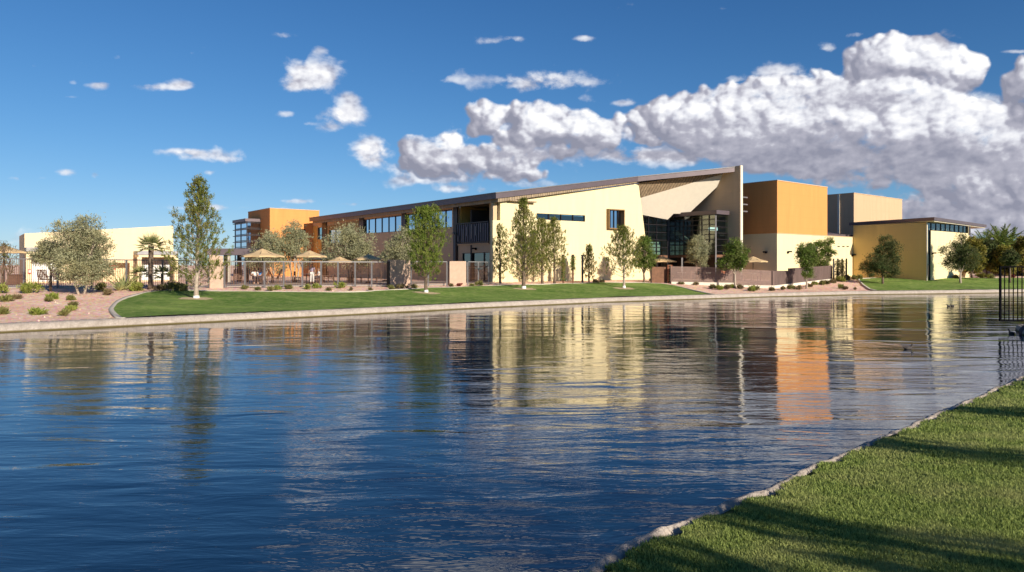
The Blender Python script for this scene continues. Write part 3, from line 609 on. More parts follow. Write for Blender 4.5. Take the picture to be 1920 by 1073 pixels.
# upper facade wall above balcony ends flush with the yellow wall: short pier
b = MB(); b.prism([Q0+E2*.3-N2*.35, Q0+E2*.75-N2*.35, Q0+E2*.75-N2*.65, Q0+E2*.3-N2*.65], 1, 8.6); b.build('pier', M['beige'], cb)

# big roof
R2p = Vector((kx(1390)*74, 74.)); dR = R2p-O1; a2, b2 = dR.dot(E2), dR.dot(N2)
tR0 = (isect(O1, mN, 580)-O1).length
def ab(a, b_): return O1+E2*a+N2*b_
a1 = (isect(O1, E2, 1196)-O1).length; z1r = hz(331.5, (O1+E2*a1).y); z2r = hz(312.3, 74.)
poly = [ab(0, 0), ab(a1, 0), ab(a2, b2), ab(a2, -tR0), ab(a1, -tR0), ab(0, -tR0)]; za = [zr(0), z1r, z2r, z2r, z1r, zr(0)]
b = MB()
b.prism([poly[i] for i in (0, 1, 4, 5)], [za[i]-.5 for i in (0, 1, 4, 5)], [za[i] for i in (0, 1, 4, 5)]); b.prism([poly[i] for i in (1, 2, 3, 4)], [za[i]-.5 for i in (1, 2, 3, 4)], [za[i] for i in (1, 2, 3, 4)])
roof = b.build('roof', M['fascia'], cb)
b = MB(); pi = [ab(.3, -.10), ab(a1, -.10), ab(a1, -tR0+.4), ab(.3, -tR0+.4)]; zi = [zr(.3), z1r, z1r, zr(.3)]
b.prism(pi, [z-.5-d_ for z, d_ in zip(zi, (.34, .12, .12, .34))], [z-.503 for z in zi]); b.build('soffit', M['woodsoffit'], roof)
b = MB(); g_ = [Vector((*ab(-.02, .02), zr(0)+.02)), Vector((*ab(a1, .02), z1r+.02)), Vector((*ab(a2, b2+.02), z2r+.02))]
b.bar(g_[0], g_[1], .08); b.bar(g_[1], g_[2], .08); b.bar(Vector((*ab(-.02, 0), zr(0)+.02)), Vector((*ab(-.02, -tR0), zr(0)+.02)), .08); b.build('gutter', M['steel'], roof)
# tall fin at the right end of the roof
fp = Vector((kx(1392)*73.7, 73.7)); b = MB(); b.prism([fp, fp-E2*.42, fp-E2*.42-N2*14, fp-N2*14], .6, z2r+.02); b.build('fin_wall', M['beige'], cb)
b = MB(); b.prism([fp+N2*.05, fp-E2*.40+N2*.05, fp-E2*.40+N2*.003, fp+N2*.003], .6, z2r+.05); b.build('fin_edge', M['cream'], cb)
lv = MB()
for yv in (369.5, 383, 396.2):
    z_ = hz(yv, 73.5); s_ = Vector((*fp, z_))-N3*.3; lv.pbox(s_, E3*1.45, -N3*.9, UP*.13); 
lv.build('sunshade', M['steel'], cb)
lv = MB()
for yv in (369.5, 383, 396.2):
    z_ = hz(yv, 73.5); s_ = Vector((*fp, z_))-N3*.8; lv.bar(s_-UP*.9, s_+E3*1.3, .09)
lv.build('bracket', M['rust'], cb)
# folded soffit between roof and entrance glass
def tri(name, pts, faces, mat, th=.06):
    b = MB(); P = [at(*q) for q in pts]; b.add(P, faces)
    o = b.build(name, mat, cb); return o
tri('wood_soffit', [(1197.2, 344.0, 73.9), (1378, 319, 74.25), (1371, 321.5, 75.08), (1203, 371, 75.05)], [(0, 1, 2, 3)], M['woodsoffit'])
pl0, pl1, pl2 = at(1200.5, 371.5, 75.0), at(1377, 320, 75.1), at(1204, 403, 75.9); pln = (pl1-pl0).cross(pl2-pl0); O_ = Vector((0, 0, H)); pts_ = []
for q in ((1200.5, 371.5), (1377, 320), (1291, 401), (1263, 401), (1252, 412), (1204, 403)):
    r_ = at(q[0], q[1], 1)-O_; pts_.append(O_+r_*((pl0-O_).dot(pln)/r_.dot(pln)))
b = MB(); b.add(pts_+[p_-N3*.1 for p_ in pts_], [(0, 1, 2, 3, 4, 5), (6, 11, 10, 9, 8, 7), (0, 6, 7, 1), (1, 7, 8, 2), (5, 4, 10, 11)]); b.build('folded_panel', M['cream'], cb)
tri('parapet_panel', [(1262, 399, 78.3), (1290, 398.5, 77.7), (1290, 406.5, 77.5), (1262, 407.5, 78.1)], [(0, 1, 2, 3)], M['white'])
# entrance glass: set-back bay, then the corner pavilion
G0 = Vector((kx(1342)*73.3, 73.3)); zt = hz(402, 73.3); GB = isect(G0, mN, 1253)
glz = window(cb, G0, mN, E2, [(1253, 0, zt), (1342, 0, zt), (1342, 0, 3.9), (1253, 0, 3.9)], 6, 8, 'glass', rec=0, fw=.085, vlines=[0, .15, .34, .53, .72, .87, 1], name='curtain_wall')
GR = isect(G0, E2, 1368)
window(cb, G0, E2, -N2, [(1342, 0, zt), (1367.5, 0, zt), (1367.5, 0, .95), (1342, 0, .95)], 1, 11, 'glass', rec=0, fw=.085, name='curtain_wall')
b = MB(); b.bar((G0.x, G0.y, .9), (G0.x, G0.y, zt), .13); b.build('corner_post', M['steel'], cb)
LB = GB-E2*4.0; window(cb, GB, E2, -N2, [(1205, 0, zt-.05), (1251, 0, zt-.05), (1251, 0, 3.9), (1205, 0, 3.9)], 4, 5, 'glass', rec=0, vlines=[0, .22, .55, 1], name='curtain_wall')
b = MB(); b.bar((GB.x, GB.y, .9), (GB.x, GB.y, zt), .3); b.build('post', M['bronze'], cb)
# pavilion roof
o = .35; b = MB(); c1 = G0-E2*o+N2*o; c2 = GB-E2*o; c3 = GB+E2*3.5; c4 = GR+N2*o-E2*.55
b.prism([c1, c4, c4-N2*6.2, c2], zt, zt+.42); b.build('pavilion_roof', M['fascia'], cb)
# ground storey under the glass: dark recess, timber door, piers
b = MB(); gv = Vector((*G0, 0)); Lg = Vector((*(GB-G0), 0)); b.pbox(gv+UP*3.62-E3*.05, Lg, E3*5, UP*.26); b.pbox(Vector((*LB, 3.62))+N3*.05, E3*4, -N3*6, UP*.26); b.build('floor_edge', M['rust'], cb)
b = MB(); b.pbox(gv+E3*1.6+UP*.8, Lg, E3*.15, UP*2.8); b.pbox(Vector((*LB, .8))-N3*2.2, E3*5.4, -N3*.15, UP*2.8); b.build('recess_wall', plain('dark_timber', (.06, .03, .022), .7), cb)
for px__ in (1279, 1232, 1214): 
    q_ = isect(G0-E2*.1, mN, px__) if px__ > 1253 else isect(GB+N2*.1, E2, px__); b = MB(); b.bar((q_.x, q_.y, .9), (q_.x, q_.y, 3.6), .2); b.build('post', M['steel'] if px__ != 1214 else M['bronze'], cb)
# interior seen through the glass
it = MB(); it.pbox(gv+E3*4.5+UP*3.9, Lg*1.6, E3*.2, UP*5.2); it.build('inner_wall_or_shade_board', M['interior'], cb)
it = MB(); it.pbox(Vector((*LB, 3.9))-N3*6, E3*10, -N3*.2, UP*4.6); it.build('inner_wall_or_shade_board', M['interior'], cb)
it = MB(); it.pbox(gv+E3*1.2+Lg*.05+UP*5.9, Lg*.42, E3*3.2, UP*.35); it.pbox(gv+E3*2.4+Lg*.45+UP*3.9, Lg*.10, E3*.6, UP*4.2)
it.build('gallery', M['dark_int'], cb)
it = MB(); it.bar(gv+E3*1.0+Lg*.35+UP*4.0, gv+E3*1.0+Lg*1.0+UP*6.7, .5, .1, E3); it.build('stair', M['interior'], cb)
it = MB(); it.pbox(gv+E3*.9+Lg*.62+UP*3.9, Lg*.4, E3*.1, UP*1.1); it.pbox(Vector((*LB, 3.9))-N3*1, E3*3.9, -N3*.1, UP*1.5); it.build('balustrade', plain('pale_board', (.45, .5, .42), .8), cb)
ml, n_, l_, p_ = newmat('ceiling_lamp'); e_ = n_.new('ShaderNodeEmission'); e_.inputs[0].default_value = (.75, 1, .95, 1); e_.inputs[1].default_value = .9; l_.new(e_.outputs[0], n_['Material Output'].inputs[0])
it = MB(); it.pbox(gv+E3*.6-N3*1.2+UP*6.55, E3*1.5, -N3*.05, UP*.32); it.pbox(gv+E3*.35+Lg*.03+UP*6.5, Lg*.16, E3*.05, UP*.3); it.build('ceiling_lamp', ml, cb)

b = MB(); q_ = fp-E2*.47; b.pbox(Vector((*(q_-N2*1.75), .7)), -E3*.04, -N3*7.5, UP*7.3); b.build('inner_wall_or_shade_board', M['dark_int'], cb)  # thin dark board against the fin, standing in for shade inside the pavilion
# orange and yellow block
OC = Vector((kx(1457)*74.4, 74.4)); zb_, zo = hz(437, 74.4), hz(339, 74.4); w1 = (isect(OC, E2, 1551)-OC).length; w2 = (isect(OC, E2, 1603.5)-OC).length+.5
boxwall(cb, 'wall', OC, w2, 14, .6, zb_, M['yellow']); b = MB(); oc = OC+N2*.03-E2*.03
boxwall(cb, 'tower', oc, w1, 14, zb_-.02, zo, M['orange'], 'orange rendered upper block'); cap(cb, oc, w1, 13.9, zo, M['beige'])
b = MB(); b.pbox(Vector((*(OC+N2*.05-E2*.03), zb_-.05)), E3*w2, -N3*.04, UP*.06); b.build('trim', M['beige'], cb)
wall_lamp(cb, plane_pt(OC, E2, (1477, 473)), N2); wall_lamp(cb, plane_pt(OC, mN, (1437, 473.5)), -E2)
for pxv in (1572, 1581, 1589): b = MB(); q_ = plane_pt(OC, E2, (pxv, 463)); b.pbox(q_-E3*.25, E3*.5, N3*.06, UP*.1); b.build('vent', M['bronze'], cb)
# beige tower behind
GC = Vector((kx(1601)*95, 95.)); zg = hz(362.5, 95); w3 = (isect(GC, E2, 1691.5)-GC).length
boxwall(cb, 'tower', GC, w3, 14, 1, zg, stucco('tan_stucco', (.56, .38, .235)), 'beige rendered tower'); cap(cb, GC, w3, 13.9, zg, M['beige'])
q_ = isect(GC, mN, 1574.5); b = MB(); b.pbox(Vector((*(q_-E2*.08), 5)), -N3*.28, E3*.1, UP*(zg-5)); b.build('pilaster', M['cream'], cb)
b = MB(); yc = isect(OC, E2, 1553); b.prism([yc-N2*.8, yc+E2*9-N2*.8, yc+E2*9-N2*13, yc-N2*13], zb_+.0, [zb_+.3, zb_+.3, zb_+2, zb_+2]); b.build('lean_to_roof', M['fascia'], cb)

# glazed lobby at the right with its floating roof
LC = Vector((kx(1737)*78.5, 78.5)); zl = 7.62; w4 = (isect(LC, E2, 1815)-LC).length
lb = cb
b = MB(); b.facade(LC+N2*0, mN, E2, [(1600, 0, zl), (1737, 0, zl), (1737, 0, .7), (1600, 0, .7)], [], .35); b.build('wall', M['ochre'] if 0 else stucco('deep_yellow_stucco', (.66, .48, .19)), lb)
zgl = hz(432.6, 79.5)
b = MB(); b.facade(LC+E2*2.0, E2, -N2, [(1745.5, 0, zgl), (1815, 0, zgl), (1815, 0, .7), (1745.5, 0, .7)], [], .35); b.build('wall', M['yellow'], lb)
b = MB(); p0 = isect(LC, E2, 1737); b.prism([p0+N2*.06, p0+E2*.14+N2*.06, p0+E2*.14-N2*.02, p0-N2*.02], .7, zl); b.build('wall_edge', M['cream'], lb)
window(lb, LC, E2, -N2, [(1738, 0, zl), (1815.5, 0, zl), (1815.5, 0, zgl+.04), (1738, 0, zgl+.04)], 9, 1, rec=.1, fw=.05, name='clerestory_window')
window(lb, LC, E2, -N2, [(1738, 0, zgl), (1745, 0, zgl), (1745, 0, .9), (1738, 0, .9)], 1, 3, rec=.12, fw=.06, name='slot_window')
# ceiling trusses behind the clerestory
b = MB(); i0 = isect(LC, E2, 1741); 
for i in range(9):
    a0 = Vector((*(i0+E2*(i*1.25)-N2*.9), 0)); b.bar(a0+UP*(zgl+.1), a0+E3*.55+UP*(zl-.1), .07); b.bar(a0+E3*.55+UP*(zl-.1), a0+E3*.12+UP*(zgl+.1)+E3*.9, .05)
b.build('truss', M['cream'], lb)
b = MB(); b.pbox(Vector((*(LC+E2*.4-N2*3.2), .7)), E3*(w4-.8), -N3*.2, UP*(zl-.75)); b.build('inner_wall_or_shade_board', plain('lobby_interior', (.16, .24, .25), .9), lb)
pR = isect(LC, E2, 1815.5); b = MB(); b.prism([pR, pR+E2*.35, pR+E2*.35-N2*9, pR-N2*9], .7, zl); b.build('wall', M['yellow'], lb)
b = MB(); b.bar((pR.x+.25*E2.x, pR.y+.1, zgl-.2), (pR.x+.25*E2.x, pR.y+.1, zl), .2); b.build('post', M['bronze'], lb)
Kc, Kl, Kr = [Vector((kx(a_)*d_, d_)) for a_, d_ in ((1752, 77.3), (1592, 87.3), (1850, 91.9))]; zc = hz(407.2, 77.3)
b = MB(); b.prism([Kc, Kr, Kl+(Kr-Kc), Kl], zc-.36, zc); lr = b.build('roof', M['fascia'], lb, ); tag(lr, 'flat overhanging dark edged roof')
ctr = (Kc+Kr+Kl+(Kl+Kr-Kc))/4; b = MB(); b.prism([ctr+(q-ctr)*.975 for q in (Kc, Kr, Kl+(Kr-Kc), Kl)], zc-.46, zc-.363); b.build('soffit', M['cream'], lr)
wall_lamp(lb, plane_pt(LC, E2, (1747.5, 475.5)), N2); wall_lamp(lb, plane_pt(OC, E2, (1597.5, 479)), N2)

# far left end: orange stair block and glazed bay
TC = Vector((kx(506)*93, 93.)); zt_ = hz(391, 93); w5 = (isect(TC, E2, 598.5)-TC).length
tb = cb
b = MB(); b.facade(TC, E2, -N2, [(506, 0, zt_), (598.5, 0, zt_), (598.5, 0, .7), (506, 0, .7)], [[(560, 430), (573, 430), (573, 448.5), (560, 448.5)]], .35); b.build('tower', M['orange'], tb, ); 
window(tb, TC, E2, -N2, [(560, 430), (573, 430), (573, 448.5), (560, 448.5)], 1, 1, 'blueglass')
b = MB(); b.prism([TC-N2*.352, TC+E2*.35-N2*.352, TC+E2*.35-N2*9, TC-N2*9], .7, zt_); b.prism([TC+E2*w5-N2*.352, TC+E2*(w5-.35)-N2*.352, TC+E2*(w5-.35)-N2*9, TC+E2*w5-N2*9], .7, zt_); b.prism([TC+E2*.36-N2*8.7, TC+E2*(w5-.36)-N2*8.7, TC+E2*(w5-.36)-N2*9, TC+E2*.36-N2*9], .7, zt_); b.build('wall', M['orange'], tb)
cap(tb, TC, w5, 9, zt_, M['beige']); b = MB(); b.prism([TC+E2*.37-N2*.37, TC+E2*(w5-.37)-N2*.37, TC+E2*(w5-.37)-N2*8.6, TC+E2*.37-N2*8.6], zt_-.6, zt_-.3); b.build('roof', M['beige'], tb)
BC = Vector((kx(463)*95, 95.)); zbb = hz(415.5, 95); wb = (isect(BC, E2, 488)-BC).length; lbk = (isect(BC, mN, 441)-BC).length
window(tb, BC, mN, E2, [(441, 0, zbb), (463, 0, zbb), (463, 0, 1), (441, 0, 1)], 2, 9, 'blueglass', rec=0, name='curtain_wall'); window(tb, BC, E2, -N2, [(463, 0, zbb), (488, 0, zbb), (488, 0, 1), (463, 0, 1)], 1, 9, 'blueglass', rec=0, name='curtain_wall')
b = MB(); c_ = Vector((*BC, 0))
for i in range(9):
    z_ = 1.6+i*(zbb-1.8)/8; b.pbox(c_-E3*.28+N3*.28+UP*z_, E3*(wb+.25), -N3*.28, UP*.09); b.pbox(c_-E3*.28+UP*z_, -N3*(lbk+.2), E3*.28, UP*.09)
b.build('sunshade', M['bronze'], tb); b = MB(); b.pbox(c_-E3*.3+N3*.3+UP*zbb, E3*(wb+.3), -N3*(lbk+.6), UP*.4); b.build('bay_roof', M['fascia'], tb)
b = MB(); b.pbox(c_+E3*1.3-N3*1.0+UP*1, E3*.15, -N3*lbk, UP*(zbb-1.1)); b.build('inner_wall_or_shade_board', M['curtain'], tb)

# ------------------------------------------------------------------ pool house at the left
PC = Vector((kx(46)*60, 60.))
ph = thing('pool_house', (PC.x, PC.y, 1.2), 'low pale yellow pool house with white shutters and two flat porches', 'building')
PR = isect(PC, E2, 325); wp = (PR-PC).length; z0p, z1p = hz(438, 60), hz(423.5, PR.y)
hole = [[(170, 492.5), (243, 493.3), (243, 0, 1.05), (170, 0, 1.05)]]
b = MB(); b.facade(PC, E2, -N2, [(46, 0, z0p), (325, 0, z1p), (325, 0, .8), (46, 0, .8)], hole, .3); b.build('wall', M['pool_yellow'], ph)
b = MB(); pb = [PC-N2*.302, PC+E2*.3-N2*.302, PC+E2*.3-N2*7, PC-N2*7]; b.prism(pb, .8, z0p-.002); b.prism([PR-N2*.302, PR-E2*.3-N2*.302, PR-E2*.3-N2*7, PR-N2*7], .8, z1p-.002); b.prism([PC+E2*.31-N2*6.7, PR-E2*.31-N2*6.7, PR-E2*.31-N2*7, PC+E2*.31-N2*7], .8, z0p-.3); b.build('wall', M['pool_yellow'], ph)
b = MB(); b.prism([PC+E2*.32-N2*.32, PR-E2*.32-N2*.32, PR-E2*.32-N2*6.7, PC+E2*.32-N2*6.7], z0p-.7, z0p-.4); b.build('roof', M['beige'], ph)
b = MB(); b.facade(PC-N2*1.2, E2, -N2, [(160, 0, 3.2), (250, 0, 3.2), (250, 0, .8), (160, 0, .8)], [], .2); b.build('inner_wall_or_shade_board', M['pool_yellow'], ph)
b = MB(); c_ = plane_pt(PC, E2, (201, 513)); b.pbox(c_-E3*2.0-N3*.9-UP*1.2, E3*1.7, N3*.9, UP*1.0); b.build('counter', M['block'], ph)
b = MB(); q_ = plane_pt(PC, E2, (197, 466.5)); b.pbox(q_-E3*.2-UP*.12, E3*.4, N3*.06, UP*.24); b.build('vent', M['rust'], ph)
def porch(px0, px1, z, d_out, posts, shut):
    a = isect(PC, E2, px0); c = isect(PC, E2, px1); w = (c-a).length; b = MB()
    b.pbox(Vector((*a, z))+N3*.003, E3*w, N3*d_out, UP*.34); r = b.build('porch_roof', M['porch'], ph)
    b = MB(); b.pbox(Vector((*a, z-.22))+E3*.1+N3*.004, E3*(w-.2), N3*(d_out-.1), UP*.218); b.build('beam', M['pool_yellow'], ph)
    for pz in posts: b = MB(); q = a+E2*(w*pz)+N2*(d_out-.45); b.pbox(Vector((q.x, q.y, 1.0)), E3*.36, N3*.34, UP*(z-.222-1.0)); b.build('pillar', M['pool_yellow'], ph)
    s0, s1 = isect(PC, E2, shut[0]), isect(PC, E2, shut[1]); b = MB(); hh = 2.55; b.pbox(Vector((*s0, 1.35))+N3*.02, Vector((*(s1-s0), 0)), N3*.05, UP*(hh-1.0))
    for i in range(22): b.pbox(Vector((*s0, 1.35+i*(hh-1.0)/22))+N3*.07, Vector((*(s1-s0), 0)), N3*.02, UP*.055)
    b.build('shutter', M['white'], ph)
    b = MB(); b.pbox(Vector((*s0, 1.35+hh-1.0+.003))+N3*.02, Vector((*(s1-s0), 0)), N3*.1, UP*.5); b.build('shutter_box', M['porch'], ph)
porch(46, 113, 3.95, 2.0, (.0, .9), (60, 118)); porch(250, 325, 3.75, 2.0, (.0, .9), (256, 318))
b = MB(); q_ = plane_pt(PC, E2, (208, 502)); b.pbox(q_-UP*.2, E3*.4, N3*.03, UP*.4); b.build('notice_sign', M['red'], ph)

# ------------------------------------------------------------------ vegetation builders
def unit(a): return a/np.maximum(np.linalg.norm(a, axis=1, keepdims=True), 1e-9)
def blades(c, d, L, w, rg, taper=.35):
    d = unit(d); r = rg.normal(size=d.shape); s_ = unit(np.cross(d, r)); L = np.asarray(L).reshape(-1, 1); w = np.asarray(w).reshape(-1, 1)
    v = np.concatenate([c-s_*w/2, c+s_*w/2, c+d*L+s_*w/2*taper, c+d*L-s_*w/2*taper]); k = len(c)
    i = np.arange(k); return v, np.column_stack([i, i+k, i+2*k, i+3*k])
def limb(mb, p, d, L, r0, r1, up=.25, n=5, wob=.08, rg=random, sides=6):
    pts = [Vector(p)]; d = Vector(d).normalized()
    for i in range(n): d = (d+Vector((rg.uniform(-wob, wob), rg.uniform(-wob, wob), up/n+rg.uniform(-wob, wob)))).normalized(); pts.append(pts[-1]+d*L/n)
    mb.tube(pts, [r0+(r1-r0)*i/n for i in range(n+1)], sides, False); return pts
def make_pine(base, hgt, rad, label, leaf, seed, nb=70, clear=.10, prof='cone', tufts=9, guard=False, group=None, bark='bark', tl=.30, name='pine_tree', steep=1.0):
    rg = random.Random(seed); ng = np.random.default_rng(seed); t = thing(name, base, label, 'tree', group); tb_ = MB(); B = Vector(base)
    tr = [B-Vector((0, 0, .15))]; k = 9; lx, ly = rg.uniform(-.02, .02), rg.uniform(-.02, .02)
    for i in range(1, k+1): tr.append(B+Vector((lx*hgt*i/k+rg.uniform(-.03, .03), ly*hgt*i/k+rg.uniform(-.03, .03), hgt*.97*i/k)))
    r0 = .016*hgt+.02; tb_.tube(tr, [r0*(1.25 if i == 0 else 1)*(1-.93*i/k)+.008 for i in range(k+1)], 8)
    C, Dr, Ln = [], [], []
    for i in range(nb):
        h = clear+(1-clear)*((i+.5)/nb)**.9; f = h*k; a = tr[int(min(f, k-1))]; q = a.lerp(tr[min(int(f)+1, k)], f-int(f))
        hh = (h-clear)/(1-clear)
        pr = {'cone': (1-hh)**.75*min(1, .45+hh*3.2), 'egg': (1-hh)**.70*min(1, .80+hh*1.3)*1.16, 'oval': math.sin(math.pi*min(1, (.12+hh*.86)))**.7, 'column': min(1, .5+2*hh)*(1-hh)**.4}[prof]
        L = rad*pr*rg.choice((rg.uniform(.5, .95), rg.uniform(.8, 1.22)))+.12; az_ = i*2.399963+rg.uniform(-.3, .3); el0 = (.18+.75*hh)*steep
        pts = limb(tb_, q, (math.cos(az_)*math.cos(el0), math.sin(az_)*math.cos(el0), math.sin(el0)), L, r0*.30*(1-hh*.7), .006, up=.65, n=5, wob=.10, rg=rg, sides=4)
        nt = max(2, int(tufts*(.35+L/rad)))
        for j in range(nt):
            u = 1-(j/nt)**1.25*.78; fi = u*5; p0 = pts[int(min(fi, 4))].lerp(pts[min(int(fi)+1, 5)], fi-int(fi)) if fi < 5 else pts[5]
            sp = .30*L*(1.1-u)+.05; p0 = p0+Vector((rg.gauss(0, sp), rg.gauss(0, sp), rg.gauss(0, sp*.6)+.04)); dr = (pts[5]-pts[4]).normalized()*.55+Vector((rg.gauss(0, .28), rg.gauss(0, .28), .75))
            C.append(p0[:]); Dr.append(dr[:]); Ln.append(rg.uniform(.7, 1.3))
    C, Dr, Ln = np.array(C), unit(np.array(Dr)), np.array(Ln)*tl; m_ = 13
    c = np.repeat(C, m_, 0); d = np.repeat(Dr, m_, 0); L = np.repeat(Ln, m_); tt = ng.random(len(c)); c = c+d*(tt*L)[:, None]*.9
    dd_ = d*.65+ng.normal(size=d.shape)*.55; v, f = blades(c, dd_, L*.52*(1.1-tt*.5), .034+.0*L, ng)
    npmesh('crown', v, f, M[leaf], t); tb_.build('trunk', M[bark], t, smooth=True)
    if guard: g = MB(); g.tube([B-Vector((0, 0, .1)), B+Vector((0, 0, .1)), B+Vector((0, 0, .24))], [r0*1.45, r0*1.4, r0*1.3], 10); g.build('trunk_guard', M['white'], t)
    return t
def make_leafy(base, hgt, rad, label, leaf, seed, clear=.28, lobes=9, clumps=230, per=40, lsz=(.15, .05), stems=3, shape=None, group=None, bark='bark', name='tree', droop=0, spread=1., cat='tree', fill=.55, sh=.36):
    rg = random.Random(seed); ng = np.random.default_rng(seed); t = thing(name, base, label, cat, group); tb_ = MB(); B = Vector(base); LB_ = []
    if shape: LB_ = [(Vector((dx*rad, rg.uniform(-.3, .3)*rad, dz*hgt)), r_*rad) for dx, dz, r_ in shape]
    else:
        for i in range(lobes):
            u = (i+.5)/lobes; a_ = i*2.4+rg.random(); hz_ = clear+(1-clear)*(.15+.75*u); rr = rad*math.sin(math.pi*min(.93, .22+.7*u))**.8
            q = rr*rg.uniform(.35, .72)*spread*(1 if u < .85 else .4); LB_.append((Vector((math.cos(a_)*q, math.sin(a_)*q, hz_*hgt)), rad*rg.uniform(.34, .52)*(1.1-.35*u)))
    r0 = .018*hgt+.02; cz = clear*hgt*.8
    for s_ in range(stems):
        a_ = s_*2*math.pi/stems+rg.random(); st = B+Vector((math.cos(a_)*r0*(stems > 1), math.sin(a_)*r0*(stems > 1), -.12)); 
        tops = LB_[s_::stems]; fork = st+Vector((math.cos(a_)*.16*rad*(stems > 1), math.sin(a_)*.16*rad*(stems > 1), cz+.12))
        tb_.tube([st, st.lerp(fork, .5)+Vector((rg.uniform(-.04, .04), rg.uniform(-.04, .04), 0)), fork], [r0*1.2/(1 if stems == 1 else 1.5), r0/(1 if stems == 1 else 1.5), r0*.8/(1 if stems == 1 else 1.4)], 8)
        for c_, r_ in tops:
            e_ = B+c_; mid = fork.lerp(e_, .5)+Vector((rg.uniform(-.1, .1), rg.uniform(-.1, .1), rg.uniform(-.1, .15)))*rad*.5
            tb_.tube([fork, mid, e_], [r0*.5, r0*.32, .012], 5, False)
            for z_ in range(5): 
                v_ = Vector((rg.gauss(0, 1), rg.gauss(0, 1), rg.gauss(.3, .8))).normalized(); tb_.tube([mid.lerp(e_, .4+z_*.12), e_+v_*r_*.85], [.02, .006], 4, False)
    cs = np.array([(B+c_)[:] for c_, _ in LB_]); rs = np.array([r_ for _, r_ in LB_]); pk = ng.choice(len(cs), clumps, p=rs**2/np.sum(rs**2))
    dv = unit(ng.normal(size=(clumps, 3))); cc = cs[pk]+dv*(rs[pk]*(fill+(1.12-fill)*ng.random(clumps)**.6))[:, None]*np.array([1, 1, .85]); cr_ = ng.uniform(.10, .26, clumps)*rad*sh/.36*.62
    cc[:, 2] = np.maximum(cc[:, 2], base[2]+.12)
    c = np.repeat(cc, per, 0)+ng.normal(size=(clumps*per, 3))*np.repeat(cr_, per)[:, None]*np.array([1, 1, .8]); c[:, 2] = np.maximum(c[:, 2], base[2]+.05)
    d = np.repeat(dv, per, 0)*.5+ng.normal(size=c.shape)*.7+np.array([0, 0, .25-droop]); k = len(c)
    v, f = blades(c, d, lsz[0]*ng.uniform(.6, 1.3, k), lsz[1]*ng.uniform(.7, 1.3, k), ng, .5)
    npmesh('crown', v, f, M[leaf], t); tb_.build('trunk', M[bark], t, smooth=True); return t
def make_shrub(base, h, r, label, mat, seed, n=90, cat='shrub', name='shrub', group=None, kind='tuft'):
    ng = np.random.default_rng(seed); B = np.array(base[:])
    if kind == 'agave':
        a = ng.uniform(0, 2*np.pi, n); e_ = ng.uniform(.5, 1.45, n); d = np.column_stack([np.cos(a)*np.cos(e_), np.sin(a)*np.cos(e_), np.sin(e_)]); v, f = blades(np.repeat(B[None], n, 0), d, h*ng.uniform(.7, 1.1, n), np.full(n, .09), ng, .05)
    else:
        nc = 9; sc_ = ng.normal(size=(nc, 3))*np.array([r*.42, r*.42, h*.12])+np.array([0, 0, h*.5]); pk = ng.integers(0, nc, n*4); c = B+sc_[pk]+ng.normal(size=(n*4, 3))*np.array([r*.2, r*.2, h*.2]); c[:, 2] = np.maximum(c[:, 2], B[2]+.03)
        dv = c-B; d = unit(dv)*.8+ng.normal(size=c.shape)*.45+np.array([0, 0, .3]); s0 = .10+.13*min(1, h)
        v, f = blades(c, d, s0*ng.uniform(.6, 1.3, len(c)), s0*.36*ng.uniform(.6, 1.3, len(c)), ng, .4)
        st = unit(ng.normal(size=(12, 3))*np.array([1, 1, .2])+np.array([0, 0, 1.1])); v2, f2 = blades(np.repeat(B[None], 12, 0)-np.array([0, 0, .04]), st, np.full(12, h*.75), np.full(12, .02), ng, .5); f = np.concatenate([f, f2+len(v)]); v = np.concatenate([v, v2])
    t = npmesh(name, v-B, f, M[mat]); t.location = base; LOC[t.name] = Vector(base); return tag(t, label, cat, group)
def fan_palm(base, hgt, crown, label, seed, nf=26, trunk=True, fl=1.0, name='palm_tree', group=None, r=.16):
    rg = random.Random(seed); ng = np.random.default_rng(seed); B = Vector(base); t = thing(name, base, label, 'palm tree', group); top = B+Vector((.05, 0, hgt))
    b = MB(); 
    if trunk: b.tube([B-Vector((0, 0, .1)), B.lerp(top, .3), B.lerp(top, .7), top+Vector((0, 0, .1))], [r*1.15, r*.85, r*.9, r*1.1], 10)
    else: b.tube([B-Vector((0, 0, .1)), top], [r, r*.7], 8)
    b.build('trunk', M['bark'], t, smooth=True); C, D, L, Wd = [], [], [], []
    for i in range(nf):
        a = i*2.4+rg.random()*.5; e_ = 1.35-1.75*(i/nf); d = Vector((math.cos(a)*math.cos(e_), math.sin(a)*math.cos(e_), math.sin(e_))); st = crown*.42*rg.uniform(.8, 1.1); hub = top+d*st
        C.append(top[:]); D.append(d[:]); L.append(st); Wd.append(.035); s_ = d.cross(Vector((0, 0, 1))); s_ = s_.normalized() if s_.length > .05 else Vector((1, 0, 0))
        for k in range(-9, 10):
            w = k/9*1.35; dd_ = d*math.cos(w)+s_*math.sin(w)+Vector((0, 0, -.12-.18*abs(k)/9)); C.append(hub[:]); D.append(dd_[:]); L.append(crown*.55*rg.uniform(.85, 1.1)*(1-.25*abs(k)/9)); Wd.append(.055*fl)
    v, f = blades(np.array(C), np.array(D), np.array(L), np.array(Wd), ng, .12); npmesh('fronds', v, f, M['palm'], t); return t
